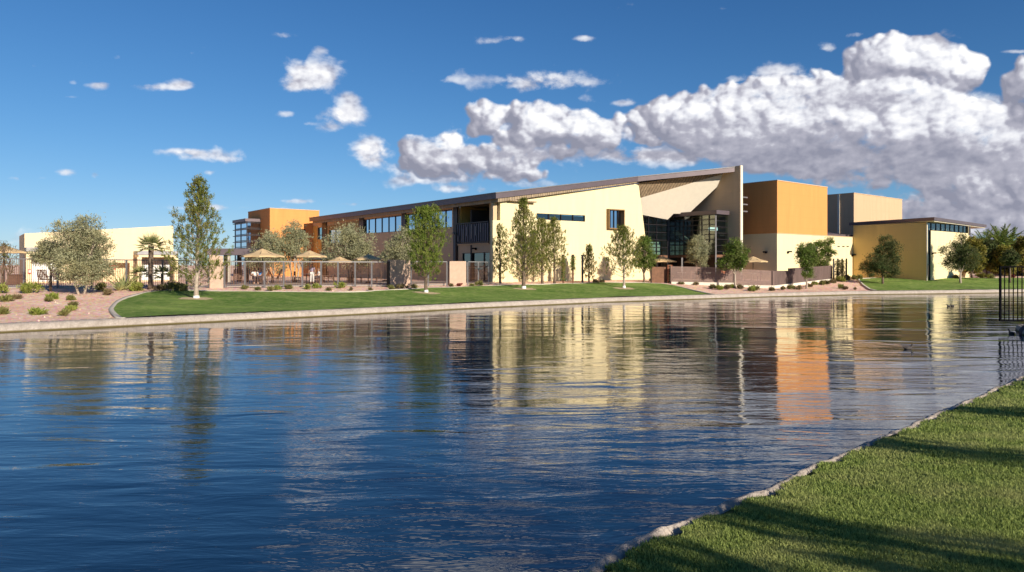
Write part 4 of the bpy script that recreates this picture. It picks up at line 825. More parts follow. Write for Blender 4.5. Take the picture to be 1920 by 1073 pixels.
def date_palm(base, hgt, crown, label, seed, nf=34, r=.3, leaf='leafy'):
    rg = random.Random(seed); ng = np.random.default_rng(seed); B = Vector(base); t = thing('date_palm', base, label, 'palm tree', 'date palms beyond the lobby'); top = B+Vector((0, 0, hgt)); b = MB()
    b.tube([B-Vector((0, 0, .1)), B.lerp(top, .5), top], [r*1.2, r, r*1.15], 10); b.build('trunk', M['bark'], t, smooth=True); C, D, L = [], [], []
    for i in range(nf):
        a = i*2.4+rg.random()*.4; e_ = 1.4-1.7*(i/nf); p = top.copy(); d = Vector((math.cos(a)*math.cos(e_), math.sin(a)*math.cos(e_), math.sin(e_))); n_ = 11; sg = crown/n_
        for k in range(n_):
            d = (d+Vector((0, 0, -.085))).normalized(); C.append(p[:]); D.append(d[:]); L.append(sg*1.05); s_ = d.cross(Vector((0, 0, 1))); s_ = s_.normalized() if s_.length > .05 else Vector((1, 0, 0)); ll = crown*.20*math.sin(math.pi*(.15+.8*k/n_))
            for sgn in (-1, 1):
                for w in (.2, .7): C.append((p+d*sg*w)[:]); D.append((s_*sgn+d*.75+Vector((0, 0, .25)))[:]); L.append(ll)
            p = p+d*sg
    C, D, L = map(np.array, (C, D, L)); v, f = blades(C, D, L, np.full(len(L), .13), ng, .2); npmesh('fronds', v, f, M[leaf], t); return t
def dims(px, yb, yt, hw, base=None):
    g = Vector((kx(px)*yb, yb, gz(kx(px)*yb, yb))) if yb < 200 else G(px, yb); return g, hz(yt, g.y)-g.z, hw*g.y/F

# ------------------------------------------------------------------ trees
M['earth'] = plain('bare_earth', (.42, .33, .18), .95, var=.25, sc=6)
def pine(px, yb, yt, hw, label, leaf='pine', **k):
    g, h, r = dims(px, yb, yt, hw); return make_pine(g, h, r, label, leaf, int(px*7), **k)
def leafy(px, yb, yt, hw, label, leaf='olive', **k):
    g, h, r = dims(px, yb, yt, hw); return make_leafy(g, h, r, label, leaf, int(px*3), **k)
GP = 'young pines planted along the lawn'
pine(368, 562, 338, 62, 'tall airy pine with white trunk guard at the left end of the long lawn', nb=92, tufts=12, guard=True, group=GP, clear=.10, bark='palebark', prof='egg', tl=.36, steep=.75)
pine(799, 550, 397, 46, 'dense bright green pine on the lawn before the pink block wall', 'pine_green', nb=90, tufts=17, guard=True, group=GP, clear=.16, prof='oval', tl=.30)
pine(982, 542, 374, 58, 'tall cone shaped pine standing before the yellow wall, nearest the balcony', nb=105, tufts=13, guard=True, group=GP, clear=.09)
pine(1017, 532, 418, 30, 'slim pine right behind the tall cone shaped pine', nb=70, tufts=10, group=GP, clear=.12, prof='oval')
pine(1040, 531.5, 411, 40, 'sparse pine under the strip window of the yellow wall', nb=75, tufts=10, group=GP, clear=.18)
pine(1104, 530, 462, 20, 'small bushy pine beside the three rusty posts', nb=45, tufts=8, group=GP, clear=.04, tl=.28)
pine(1170, 541, 428, 45, 'pine with pale trunk on the lawn under the box window', nb=80, tufts=12, guard=True, group=GP, clear=.17, bark='palebark', prof='egg')
pine(938, 532, 424, 18, 'added thin pine in place of the leafy shadow on the left end of the yellow wall', nb=50, tufts=8, clear=.05, group=GP, prof='column', tl=.24)  # no tree stands here; its foliage imitates a leafy shadow cast on the wall
leafy(1207, 530, 440, 23, 'slender leafy tree at the right end of the yellow wall', 'leafy', clear=.22, lobes=10, clumps=200, stems=1)
GO = 'silvery olive trees by the patio'
sh_ol = [(-.75, .80, .38), (-.45, .60, .42), (-.35, .35, .5), (0, .42, .5), (.1, .70, .42), (.2, .88, .38), (-.2, .80, .34), (.5, .62, .40), (.55, .36, .48), (.2, .28, .5), (-.05, .57, .42), (.75, .72, .22)]
leafy(152, 553, 406, 52, 'big silvery olive tree with forked pale trunk on the pink gravel at far left', clear=.2, shape=sh_ol, clumps=420, per=50, stems=2, bark='palebark', group=GO, lsz=(.13, .04), name='olive_tree')
leafy(95, 547, 452, 33, 'slender olive tree left of the big forked olive', shape=[(-.6, .72, .45), (0, .78, .5), (.55, .7, .45), (.1, .62, .4), (-.2, .9, .3), (.3, .88, .3)], clear=.5, clumps=170, per=42, stems=1, group=GO, lsz=(.12, .04), name='olive_tree')
leafy(505, 59, 438, 38, 'low olive tree beside the left umbrella behind the wire fence', clear=.2, clumps=230, per=44, stems=2, bark='palebark', group=GO, lsz=(.14, .045), name='olive_tree')
leafy(552, 60.5, 414, 34, 'taller olive tree in front of the orange tower', clear=.25, clumps=260, per=44, stems=3, bark='palebark', group=GO, lsz=(.14, .045), name='olive_tree')
leafy(657, 60, 424, 47, 'round dense olive tree before the taupe wall', clear=.3, clumps=330, per=48, stems=3, bark='palebark', group=GO, lsz=(.14, .045), name='olive_tree', fill=.4)
leafy(755, 60, 424, 36, 'olive tree half hidden by the bright green pine', clear=.25, clumps=240, per=44, stems=2, bark='palebark', group=GO, lsz=(.14, .045), name='olive_tree')
leafy(1308, 525, 441, 23, 'dusky olive tree in front of the entrance glass', clear=.3, clumps=220, per=42, stems=2, group=GO, lsz=(.15, .04), name='olive_tree', droop=.3)
leafy(1378, 541, 449, 26, 'leafy tree with pale stem at the foot of the tall fin wall', 'leafy', clear=.35, clumps=260, stems=1, bark='palebark')
leafy(1512, 541, 453, 21, 'upright pear tree in front of the brown slat fence', 'leafy', clear=.25, clumps=230, stems=1, shape=[(-.6, .62, .4), (-.5, .8, .38), (-.1, .88, .38), (.5, .85, .4), (.6, .6, .45), (0, .55, .5), (.1, .38, .45), (-.2, .7, .45), (.3, .72, .4), (.3, .28, .3), (-.1, .3, .3)], bark='palebark')
leafy(1547, 524, 445, 18, 'upright pear tree rising behind the brown slat fence', 'leafy', clear=.2, clumps=200, stems=2, shape=[(-.5, .85, .45), (-.5, .6, .5), (.4, .9, .4), (.6, .65, .45), (0, .5, .6), (.1, .72, .5), (-.1, .3, .5)])
leafy(1655, 533, 443, 30, 'dark green tree leaning over the lobby lawn', 'darkleaf', clear=.3, clumps=330, per=44, stems=1, shape=[(.2, .88, .36), (.5, .74, .4), (.0, .7, .42), (-.6, .5, .42), (-1.0, .36, .36), (-.3, .38, .5), (.6, .5, .4), (.3, .35, .5), (-.7, .25, .32), (.6, .28, .3)])
leafy(1801, 532, 441, 30, 'leafy tree with pale stem at the right end of the lobby wall', 'darkleaf', clear=.28, clumps=280, stems=1, bark='palebark', shape=[(.0, .55, .5), (-.6, .55, .35), (-.9, .68, .2), (.4, .6, .5), (.1, .8, .35), (-.3, .42, .45), (.5, .4, .4), (.2, .95, .2), (-.4, .72, .3)])
pine(1757, 521.5, 456, 9, 'thin columnar young tree against the pale lobby wall', 'dry', nb=60, tufts=7, clear=.02, prof='column', tl=.24, name='tree')
GB_ = 'trees beyond the lobby'
def far_tree(px, d, yt, hw, label, leaf, **k):
    b = Vector((kx(px)*d, d, 1.24)); return make_leafy(b, hz(yt, d)-1.24, hw*d/F, label, leaf, int(px*5+d), group=GB_, lsz=(.28, .12), per=34, **k)
far_tree(1822, 84, 441, 22, 'yellowish tree directly right of the lobby', 'autumn', clumps=260, stems=1, clear=.1)
far_tree(1850, 88, 452, 28, 'dark round tree beyond the lobby lawn', 'darkleaf', clumps=320, stems=1, clear=.25, fill=.3)
far_tree(1884, 86, 462, 22, 'yellow green tree beneath the tall date palm', 'autumn', clumps=240, stems=1, clear=.1)
far_tree(1908, 98, 468, 30, 'dark tree behind the black railing', 'darkleaf', clumps=260, stems=1, clear=.15, fill=.3)
far_tree(1922, 90, 440, 22, 'pale green tree cut by the right edge of the photo', 'autumn', clumps=240, stems=1, clear=.1)
far_tree(1965, 95, 445, 40, 'broad tree outside the right edge of the photo', 'leafy', clumps=320, stems=1, clear=.1)
leafy(1894, 531, 470, 16, 'small staked tree on the lobby lawn left of the black railing', 'darkleaf', clear=.55, clumps=110, stems=1, lsz=(.2, .08))
b_ = at(1875, 520, 112); date_palm((b_.x, b_.y, 1.24), hz(458, 112)-1.24, 3.6, 'tallest date palm rising behind the trees at right', 5)
b_ = at(1846, 520, 125); date_palm((b_.x, b_.y, 1.24), hz(462, 125)-1.24, 3.4, 'date palm half hidden beside the lobby roof', 6)
b_ = at(1893, 520, 120); date_palm((b_.x, b_.y, 1.24), hz(460, 120)-1.24, 3.4, 'date palm right of the tallest palm, over the tiled roof', 8)
g, h, r = dims(282, 543, 463, 26); fan_palm(g, h, 1.15, 'fan palm with bare trunk before the white shutter', 3, r=.17)
for px_p, lb_p, sd in ((262, 'short fan palm left of the bare trunked palm', 11), (303, 'short fan palm right of the bare trunked palm', 12)):
    g, h, r = dims(px_p, 541, 516, 20); fan_palm(g, h, .95, lb_p, sd, nf=16, r=.09, group='short fan palms')
leafy(8, 541, 446, 26, 'thin bare twiggy tree at the far left edge', 'dry', clear=.3, clumps=60, per=14, stems=3, lsz=(.14, .04))
for px_t, y_t, lb_t in ((368, 562.5, 'bare earth ring round the tall airy pine'), (799, 550.5, 'bare earth ring round the bright green pine'), (982, 542.5, 'bare earth ring round the cone shaped pine'), (1170, 541.5, 'bare earth ring round the pale stemmed pine')):
    g = G(px_t, y_t); b = MB(); rg_ = random.Random(px_t); k = 26; R_ = [.62+.22*rg_.random() for _ in range(k)]
    pr_ = [Vector((g.x+math.cos(2*math.pi*i/k)*R_[i]*1.3, g.y+math.sin(2*math.pi*i/k)*R_[i], 0)) for i in range(k)]
    def lz(x, y): return zs(y-dbank(CX+F*x/y)-.5)+.035*math.sin(x*.9+y*.3)*math.sin(y*.8)+.062
    b.add([(g.x, g.y, lz(g.x, g.y)+.02)]+[(q.x, q.y, lz(q.x, q.y)) for q in pr_], [(0, 1+i, 1+(i+1) % k) for i in range(k)]); structure(b.build('ground', M['earth']), lb_t, 'ground')
# pines beside and behind the viewpoint, whose crowns shade the near grass
for i, (x_, y_, h_, r_) in enumerate(((15.3, 3.4, 8.5, .75), (12.6, 1.2, 8.0, .6), (9.4, -1.6, 7.2, .75), (7.2, -1.6, 6.0, 1.0), (18.6, 6.5, 8.5, 1.6))):
    make_pine(Vector((x_, y_, float(near_z([(x_, y_)])[0]))), h_, r_, ['pine standing on the near bank outside the right of the picture', 'second pine on the near bank outside the picture', 'pine on the near bank closest behind the viewpoint', 'pine beside the viewpoint that shades the bottom corner grass', 'outermost pine on the near bank toward the railing'][i], 'pine', 90+i, nb=60, tufts=8, clear=.2, group='pines on the near bank', tl=.34)

# ------------------------------------------------------------------ shrubs and small plants
SH = [(12, 566, .45, 'shrub', 'sprawling twiggy plant on the gravel at the left edge'), (3, 590, .45, 'shrub', 'small plant by the kerb at the left edge'), (33, 560.5, .3, 'dry', 'tiny dry plant on the gravel below the feathery shrub'), (70, 591, .42, 'bright', 'low green plant nearest the kerb on the left gravel'), (101, 561, .42, 'bright', 'bright green plant on the gravel left of the big olive'),
(92, 565, .25, 'shrub', 'tiny plant just left of the bright green one'), (133, 563, .30, 'shrub', 'small leafy plant below the big olive trunk'), (136, 576, .32, 'dry', 'straggly plant on the left gravel slope'), (130, 583, .3, 'bright', 'pale green sprig on the left gravel slope'), (121, 592, .34, 'shrub', 'flat plant low on the gravel beneath the olive'),
(202, 553, .5, 'dry', 'dry yellowish bush right of the big olive'), (54, 549, .8, 'bright', 'feathery green bush before the porch at far left'), (3, 549, .7, 'bright', 'green bush cut by the left edge'), (190, 545, .6, 'shrub', 'bush under the right side of the big olive'), (258, 546, .75, 'bright', 'bright green bush left of the fan palm'), (248, 542, .8, 'shrub', 'dark bush beside the fence post left of the palm'),
(320, 545, .8, 'shrub', 'dark bush behind the tall airy pine'), (300, 546, .5, 'dry', 'dry bush below the right short palm'), (345, 546, .6, 'shrub', 'bush at the left of the airy pine trunk'),
(459, 542, .3, 'shrub', 'low plant at the second fence post'), (483, 544, .22, 'dry', 'tiny plant before the reclining chair'), (508, 545, .34, 'shrub', 'spreading plant beneath the low olive'), (520, 543, .34, 'bright', 'yellow green plant by the wire fence'), (541, 542, .38, 'shrub', 'leafy mound before the orange tower'), (575, 543, .45, 'bright', 'green bush under the wide umbrella'), (592, 541, .4, 'bright', 'green tuft by the standing child'),
(617, 545, .25, 'dry', 'small pale plant in front of the fence post'), (640, 540, .5, 'bright', 'yellow green bush at the foot of the round olive'), (659, 544, .2, 'dry', 'dry sprig before the round olive'), (694, 545, .22, 'dry', 'lone dry plant on the gravel strip'), (735, 543, .4, 'shrub', 'sprawling plant at the foot of the pink block wall'), (752, 542, .45, 'dry', 'pale plant before the shaded block wall'), (775, 541, .4, 'shrub', 'plant left of the bright pine trunk'),
(847, 538, .3, 'dry', 'dry plant before the second block wall'), (860, 536.5, .28, 'red', 'small red leaved plant before the second block wall'), (884, 537, .25, 'shrub', 'plant between block wall and yellow wall'), (900, 536, .5, 'shrub', 'bush beside the left corner of the yellow wall'),
(1115, 530.5, .4, 'dry', 'dry tuft right of the small bushy pine'), (1130, 530, .35, 'dry', 'brown tuft before the yellow wall'), (1225, 528, .5, 'dry', 'brown grass clump by the dark timber screen'), (1240, 529, .6, 'shrub', 'yellowish bush by the dark timber screen'),
(1277, 533, .3, 'dry', 'pale tuft just below the picket fence corner'), (1305, 534, .3, 'dry', 'dry tuft below the picket fence'), (1336, 541, .5, 'dry', 'rounded dry bush below the white plinth'), (1348, 543, .5, 'bright', 'bright green plant below the white plinth'), (1362, 542, .45, 'dry', 'brown plant between two green ones'), (1371, 540, .45, 'bright', 'yellow green plant at the plinth step'), (1388, 542, .5, 'dry', 'grey brown plant right of the plinth step'),
(1409, 546, .55, 'bright', 'yellow green spreading plant low on the slope'), (1418, 544.5, .55, 'shrub', 'green plant beside the yellow green spreading one'), (1447, 545, .45, 'dry', 'round brown bush below the dark slat fence'), (1468, 543.5, .4, 'dry', 'second brown bush below the dark slat fence'), (1483, 542, .5, 'shrub', 'feathery bush below the dark slat fence'), (1498, 543, .45, 'dry', 'reddish brown bush left of the pear tree'),
(1518, 538, .4, 'dry', 'brown bush at the pear tree'), (1527, 533.5, .4, 'bright', 'green tuft below the pear tree'), (1542, 534, .6, 'shrub', 'wide leafy bush at the bank bend'), (1550, 533, .5, 'dry', 'yellowing bush at the bank bend'), (1562, 531, .5, 'dry', 'dark brown bush at the end of the slat fence'), (1576, 528, .8, 'bright', 'green bush at the foot of the steel posts'), (1588, 525, .7, 'shrub', 'bush right of the steel posts'), (1577, 541, .5, 'bright', 'yellow green bush on the gravel point'), (1584, 543, .4, 'dry', 'straw coloured bush on the gravel point'),
(1602, 524, .6, 'shrub', 'dark bush where block and lobby meet'), (1613, 523.5, .6, 'shrub', 'dark bush at the left of the lobby lawn'), (1603, 543, .2, 'dry', 'tiny plant near the tip of the lobby lawn'), (1664, 522, .7, 'shrub', 'bush behind the leaning dark tree'), (1686, 522, .9, 'bright', 'round bright green bush before the ochre lobby wall'), (1733, 522, .8, 'bright', 'green plant at the lobby corner'), (1790, 522, .5, 'dry', 'low dry bush along the lobby wall'), (1840, 522, .8, 'autumn', 'yellow bush behind the lobby lawn'), (1858, 522, .7, 'shrub', 'green bush behind the lobby lawn'), (1899, 521.5, .5, 'red', 'red flowering bush seen through the railing')]
M['red'] = M['red']; M['redleaf'] = leafmat('red_leaves', (.16, .04, .03), (.40, .12, .10))
for i, (px_s, y_s, h_s, mt_s, lb_s) in enumerate(SH):
    g = G(px_s, y_s+.5); make_shrub(g, h_s*.70, h_s*.62, lb_s, {'red': 'redleaf'}.get(mt_s, mt_s), 500+i, n=int(60+120*h_s), cat='plant' if h_s < .5 else 'bush')
for px_s, y_s, h_s, lb_s in ((232, 544, 1.5, 'tall spiky yucca left of the fence post'), (223, 545, .8, 'low spiky agave beside the yucca'), (1254, 530, 1.0, 'spiky plant at the rusty ladder post')):
    make_shrub(G(px_s, y_s), h_s, .5, lb_s, 'palm', int(px_s), n=46, kind='agave', name='yucca', cat='yucca')
# scattered stones on the gravel
rk = MB()
for i in range(700):
    px_s = RNG.uniform(-200, 2000); y0_ = np.interp(px_s, bkx, bky); d_s = dbank(px_s)+1+RNG.random()**1.5*11
    if 235 < px_s < 1330 and d_s < G(px_s, float(np.interp(px_s, [b[0] for b in B1], [b[1] for b in B1]))).y+.3: continue
    if px_s > 1608: continue
    x_s = kx(px_s)*d_s; s_ = .02+.05*RNG.random()**2; z_s = gz(x_s, d_s)+.01; a_s = RNG.random()*3
    rk.add([(x_s+math.cos(a_s+k*2.1)*s_, d_s+math.sin(a_s+k*2.1)*s_, z_s-.03) for k in range(3)]+[(x_s+s_*.2, d_s, z_s+s_*.9)], [(0, 1, 3), (1, 2, 3), (2, 0, 3)])
tag(rk.build('gravel', M['gravel']), 'loose stones scattered over the pink gravel', 'gravel', kind='stuff')

# ------------------------------------------------------------------ fences and garden walls
def zat(px, y, d): return hz(y, d)
def wire_fence(pts, tops, label, thick=.09, name='fence', bars=True, group=None):
    """pts: post feet (Vector), tops: z of the rail at each post"""
    root = thing(name, pts[0], label, 'fence', group)
    for p, zt2 in zip(pts, tops):
        b = MB(); b.bar((p.x, p.y, p.z-.2), (p.x, p.y, zt2-.035), thick); b.build('post', M['steel'], root)
    b = MB(); w = MB()
    for (p, q_, z0_, z1_) in zip(pts[:-1], pts[1:], tops[:-1], tops[1:]):
        A, Bq = Vector((p.x, p.y, z0_)), Vector((q_.x, q_.y, z1_)); b.bar(A, Bq, .07); A2, B2 = Vector((p.x, p.y, p.z+.12)), Vector((q_.x, q_.y, q_.z+.12)); t_ = (B2-A2).normalized()*.05; b.bar(A2+t_, B2-t_, .04)
        L = (q_-p).length; k = int(L/.11)
        for i in range(1, k): w.bar(A2.lerp(B2, i/k), A.lerp(Bq, i/k)-UP*.03, .018)
        for zf in (.25, .5, .75): w.bar(A2.lerp(A, zf)+t_, B2.lerp(Bq, zf)-t_, .009)
    b.build('rail', M['steel'], root)
    if bars: w.build('mesh_panel', M['rust'], root)
    return root
def fpts(pxs, y0, y1, t0, t1):
    A = G(pxs[0], y0); Bq = G(pxs[-1], y1); D = Vector((Bq.x-A.x, Bq.y-A.y)); out = []; tops = []
    za, zb2 = hz(t0, A.y), hz(t1, Bq.y)
    for p_ in pxs: q_ = isect((A.x, A.y), D, p_); u = (q_-Vector((A.x, A.y))).length/D.length; out.append(Vector((q_.x, q_.y, gz(q_.x, q_.y)))); tops.append(za+(zb2-za)*u)
    return out, tops
a, t_ = fpts([-130, -75, -15, 45, 108, 172, 237, 305, 350, 392], 542, 541, 484, 489); wire_fence(a, t_, 'long wire fence with grey posts in front of the pool house', .10)
a, t_ = fpts([421, 459.5, 496, 532, 567, 602, 634, 666, 697, 728], 540, 538, 490.5, 491.5); wire_fence(a, t_, 'wire fence with grey posts between the pink walls and the umbrellas', .11)
a, t_ = fpts([771, 803, 838], 537, 536, 491, 491); wire_fence(a, t_, 'short wire fence behind the bright green pine', .10)
a, t_ = fpts([877, 897, 916], 535, 534, 491, 491.5); wire_fence(a, t_, 'short wire fence ending at the yellow wall', .10)
def block_wall(px0, px1, y0, y1, t0, t1, label, thick=.4):
    a = G(px0, y0); c = G(px1, y1); D = (c-a); D.z = 0; n_ = Vector((-D.y, D.x, 0)).normalized()
    if n_.y < 0: n_ = -n_
    b = MB(); b.prism([(a.x, a.y), (c.x, c.y), (c.x+n_.x*thick, c.y+n_.y*thick), (a.x+n_.x*thick, a.y+n_.y*thick)], .6, [hz(t0, a.y), hz(t1, c.y), hz(t1, c.y), hz(t0, a.y)])
    return b
for args in ((393, 418.5, 541.5, 541, 478, 480, 'tall pink block wall beside the airy pine'), (731.5, 769, 538.5, 537.5, 487, 488, 'pink block wall shaded by the bright green pine'), (843, 874, 536, 535.5, 490, 490, 'low pink block wall left of the yellow wall')):
    tag(block_wall(*args).build('garden_wall', M['block']), args[-1], 'wall')
b = block_wall(728.8, 731.3, 538.6, 538.5, 490, 490, '', .3); tag(b.build('gate_post', M['bronze']), 'dark gate post at the left end of the shaded pink wall', 'post')
# the white plinth, pickets and slat screen curving round the café terrace
C0, C1_, C2_ = G(1259, 532.5), G(1452, 541), G(1563, 526.5)
def lerp_(a, b_, t): return a+(b_-a)*t
def plinth(a, c, z0_, z1_, name, label):
    D = c-a; D.z = 0; n_ = Vector((-D.y, D.x, 0)).normalized(); n_ = n_ if n_.y > 0 else -n_; b = MB()
    b.prism([(a.x, a.y), (c.x, c.y), (c.x+n_.x*.35, c.y+n_.y*.35), (a.x+n_.x*.35, a.y+n_.y*.35)], .2, [z0_, z1_, z1_, z0_]); return tag(b.build(name, M['concrete']), label, 'low wall'), n_
M['plinth'] = plain('plinth_render', (.66, .60, .50), .9, var=.06)
cm = isect((C0.x, C0.y), (C1_.x-C0.x, C1_.y-C0.y), 1376); cm = Vector((cm.x, cm.y, 0))
za0, zam, za1 = hz(528.5, C0.y), hz(530.5, cm.y), hz(535.6, C1_.y)
o_, nf_ = plinth(C0, cm, za0, zam, 'plinth', 'pale low plinth under the left half of the picket fence'); o_.data.materials[0] = M['plinth']
o_, nf_ = plinth(cm, C1_, hz(534.5, cm.y), za1, 'plinth', 'pale low plinth stepping down under the right half of the picket fence'); o_.data.materials[0] = M['plinth']
o_, nf2 = plinth(C1_, C2_, za1-.01, hz(522.5, C2_.y), 'plinth', 'pale low plinth rising under the solid slat screen'); o_.data.materials[0] = M['plinth']
def pickets(a, c, zb0, zb1, zt0, zt1, n_, label, gap=True, off=Vector()):
    root = thing('picket_fence', (a.x, a.y, zb0), label, 'fence'); b = MB(); pk = MB()
    for i in range(n_+1):
        u = i/n_; p = lerp_(a, c, u)+off; zb2, zt2 = zb0+(zb1-zb0)*u, zt0+(zt1-zt0)*u; w = .055 if gap else (c-a).length/n_*.93
        (pk).bar((p.x, p.y, zb2-.05 if i % 14 else zb2-.3), (p.x, p.y, zt2), w, .04, nf_)
    A, Bq = lerp_(a, c, 0)+off+nf_*.06, lerp_(a, c, 1)+off+nf_*.06
    for f_ in (.12, .85): b.bar((A.x, A.y, zb0+(zt0-zb0)*f_), (Bq.x, Bq.y, zb1+(zt1-zb1)*f_), .05)
    pk.build('pickets', M['slats' if not gap else 'rust2'], root); b.build('rail', M['bronze'], root)
    for u in (0, .5, 1): p = lerp_(a, c, u)+off+nf_*.12; bb = MB(); bb.bar((p.x, p.y, zb0+(zb1-zb0)*u-.3), (p.x, p.y, zt0+(zt1-zt0)*u), .09); bb.build('post', M['bronze'], root)
    return root
M['rust2'] = plain('brown_pickets', (.30, .20, .17), .7, var=.15)
offn = nf_*.17
pickets(C0, cm, za0, zam, hz(499.5, C0.y), hz(502, cm.y), 62, 'brown picket fence in front of the café umbrellas', off=offn)
pickets(cm, C1_, hz(534.5, cm.y), za1, hz(504, cm.y), hz(508, C1_.y), 44, 'brown picket fence stepping down below the tall fin wall', off=offn)
m1_ = lerp_(C1_, C2_, .26); nf_ = nf2; root = None
pickets(C1_, m1_, za1, lerp_(Vector((za1, 0, 0)), Vector((hz(522.5, C2_.y), 0, 0)), .26).x, hz(508, C1_.y), hz(508, m1_.y), 22, 'dark solid slat screen, low first section', gap=False, off=nf2*.17)
pickets(m1_, C2_, lerp_(Vector((za1, 0, 0)), Vector((hz(522.5, C2_.y), 0, 0)), .26).x, hz(522.5, C2_.y), hz(503.3, m1_.y), hz(498, C2_.y), 74, 'dark solid slat screen, long higher section behind the pear tree', gap=False, off=nf2*.17)
# dark timber screen and rusty ladder post at the café corner
sa, sb = G(1222, 530.5), G(1251, 530.5); D = (sb-sa).normalized(); rt = thing('timber_screen', sa, 'dark brown timber screen left of the rusty ladder post', 'screen')
b = MB(); Ls = (sb-sa).length
for i in range(12): b.pbox(sa+D*(Ls*i/12)-UP*.2, D*(Ls/12*.93), (0, .06, 0), UP*(hz(500.5, sa.y)-sa.z+.2))
b.build('boards', M['rust'], rt); b = MB(); b.bar(sa+Vector((0, .1, -.1)), sa+Vector((0, .1, hz(499, sa.y)-sa.z)), .12); b.build('post', M['bronze'], rt)
g = G(1256, 531); rt = thing('ladder_post', g, 'rusty red ladder shaped post at the picket fence corner', 'post'); hh = hz(497, g.y)-g.z
b = MB(); [b.bar(g+Vector((s_*.19, 0, -.1)), g+Vector((s_*.19, 0, hh)), .09) for s_ in (-1, 1)]; b.build('frame', plain('orange_rust', (.30, .09, .04), .8, var=.3, sc=12), rt)
b = MB(); [b.pbox(g+Vector((-.145, -.04, .08+i*(hh-.2)/7)), (.29, 0, 0), (0, .08, 0), (0, 0, .14)) for i in range(8)]; b.build('rung', M['rust'], rt)
GPO = 'rusty steel posts before the yellow wall'
for i, (px_t, yt_, lb_t, vm) in enumerate(((1056, 477.5, 'leftmost rusty post before the yellow wall, wrapped in vine', True), (1074, 477.5, 'middle rusty post before the yellow wall, vine round its top half', True), (1092, 478, 'bare dark rusty post nearest the small bushy pine', False))):
    g = G(px_t, 531); rt = thing('steel_post', g, lb_t, 'post', GPO); h_ = hz(yt_, g.y)-g.z; b = MB(); b.bar(g-UP*.2, g+UP*(h_-.12), .17); b.build('shaft', M['rust'] if vm else M['bronze'], rt); b = MB(); b.box(g+UP*(h_-.06), (.24, .24, .12)); b.build('cap', M['bronze'], rt)
    if vm:
        ng = np.random.default_rng(i+3); k = 700; lo = .2 if i == 0 else h_*.45; c = np.array(g[:])+np.column_stack([ng.normal(0, .10, k), ng.normal(0, .10, k), ng.uniform(lo, h_-.15, k)]); v, f = blades(c, ng.normal(size=(k, 3)), np.full(k, .12), np.full(k, .06), ng); npmesh('vine', v, f, M['leafy'], rt)
for i, (px_t, lb_t) in enumerate(((1563, 'thin steel post touching the end of the slat screen'), (1571, 'second thin steel post from the slat screen'), (1579, 'third thin steel post from the slat screen'), (1587, 'thin steel post standing furthest from the slat screen'))):
    g = G(px_t, 527); rt = thing('steel_post', g, lb_t, 'post', 'thin steel posts beside the slat screen'); h_ = hz(485, g.y)-g.z; b = MB(); b.bar(g-UP*.2, g+UP*h_, .13); b.build('shaft', M['bronze'], rt)
    if i in (1, 2):
        ng = np.random.default_rng(i+33); k = 650; c = np.array(g[:])+np.column_stack([ng.normal(0, .17, k), ng.normal(0, .15, k), ng.uniform(.1, h_-.2, k)]); v, f = blades(c, ng.normal(size=(k, 3)), np.full(k, .15), np.full(k, .07), ng); npmesh('vine', v, f, M['dry'] if i == 1 else M['shrub'], rt)

# covered walkway (pergola) between pool house and orange tower
pa = at(402, 540, 62); pz = hz(478, 60); rt = thing('pergola', (pa.x, pa.y, 1.2), 'dark flat roofed walkway on slim posts left of the orange tower', 'pergola')
A = Vector((kx(385)*60.5, 60.5, 0)); Bq = Vector((kx(486)*61.5, 61.5, 0)); Dv_ = Bq-A; nn = Vector((-Dv_.y, Dv_.x, 0)).normalized()
b = MB(); b.pbox(A+UP*hz(478, 60.5), Dv_, nn*3, UP*(hz(466, 60.5)-hz(478, 60.5))); b.build('roof', M['fascia'], rt)
for px_t, off_ in ((423, .2), (428, .25), (462, .3), (440, 2.6), (480, 2.6)):
    q_ = isect((A.x, A.y), Dv_, px_t); q_ = Vector((q_.x, q_.y, 0))+nn*off_; b = MB(); b.bar(q_+UP*.9, q_+UP*(hz(478, 60.5)-.003), .22 if px_t == 428 else .3); b.build('post', M['bronze'] if px_t not in (428,) else M['concrete'], rt)
# patio paving
slab('paving', [(-140, 541.2), (160, 540.8), (160, 536.5), (-140, 536.5)], 1.30, M['concrete'], 'grey paving before the left porch')
slab('paving', [(425, 539.5), (730, 537), (916, 533.5), (912, 531), (700, 527), (425, 527)], 1.285, M['paving'], 'warm paving of the umbrella patio behind the wire fence')
slab('paving', [(1262, 530), (1376, 533), (1376, 524), (1262, 523.5)], za0+.02, M['paving'], 'café terrace paving below the entrance glass')

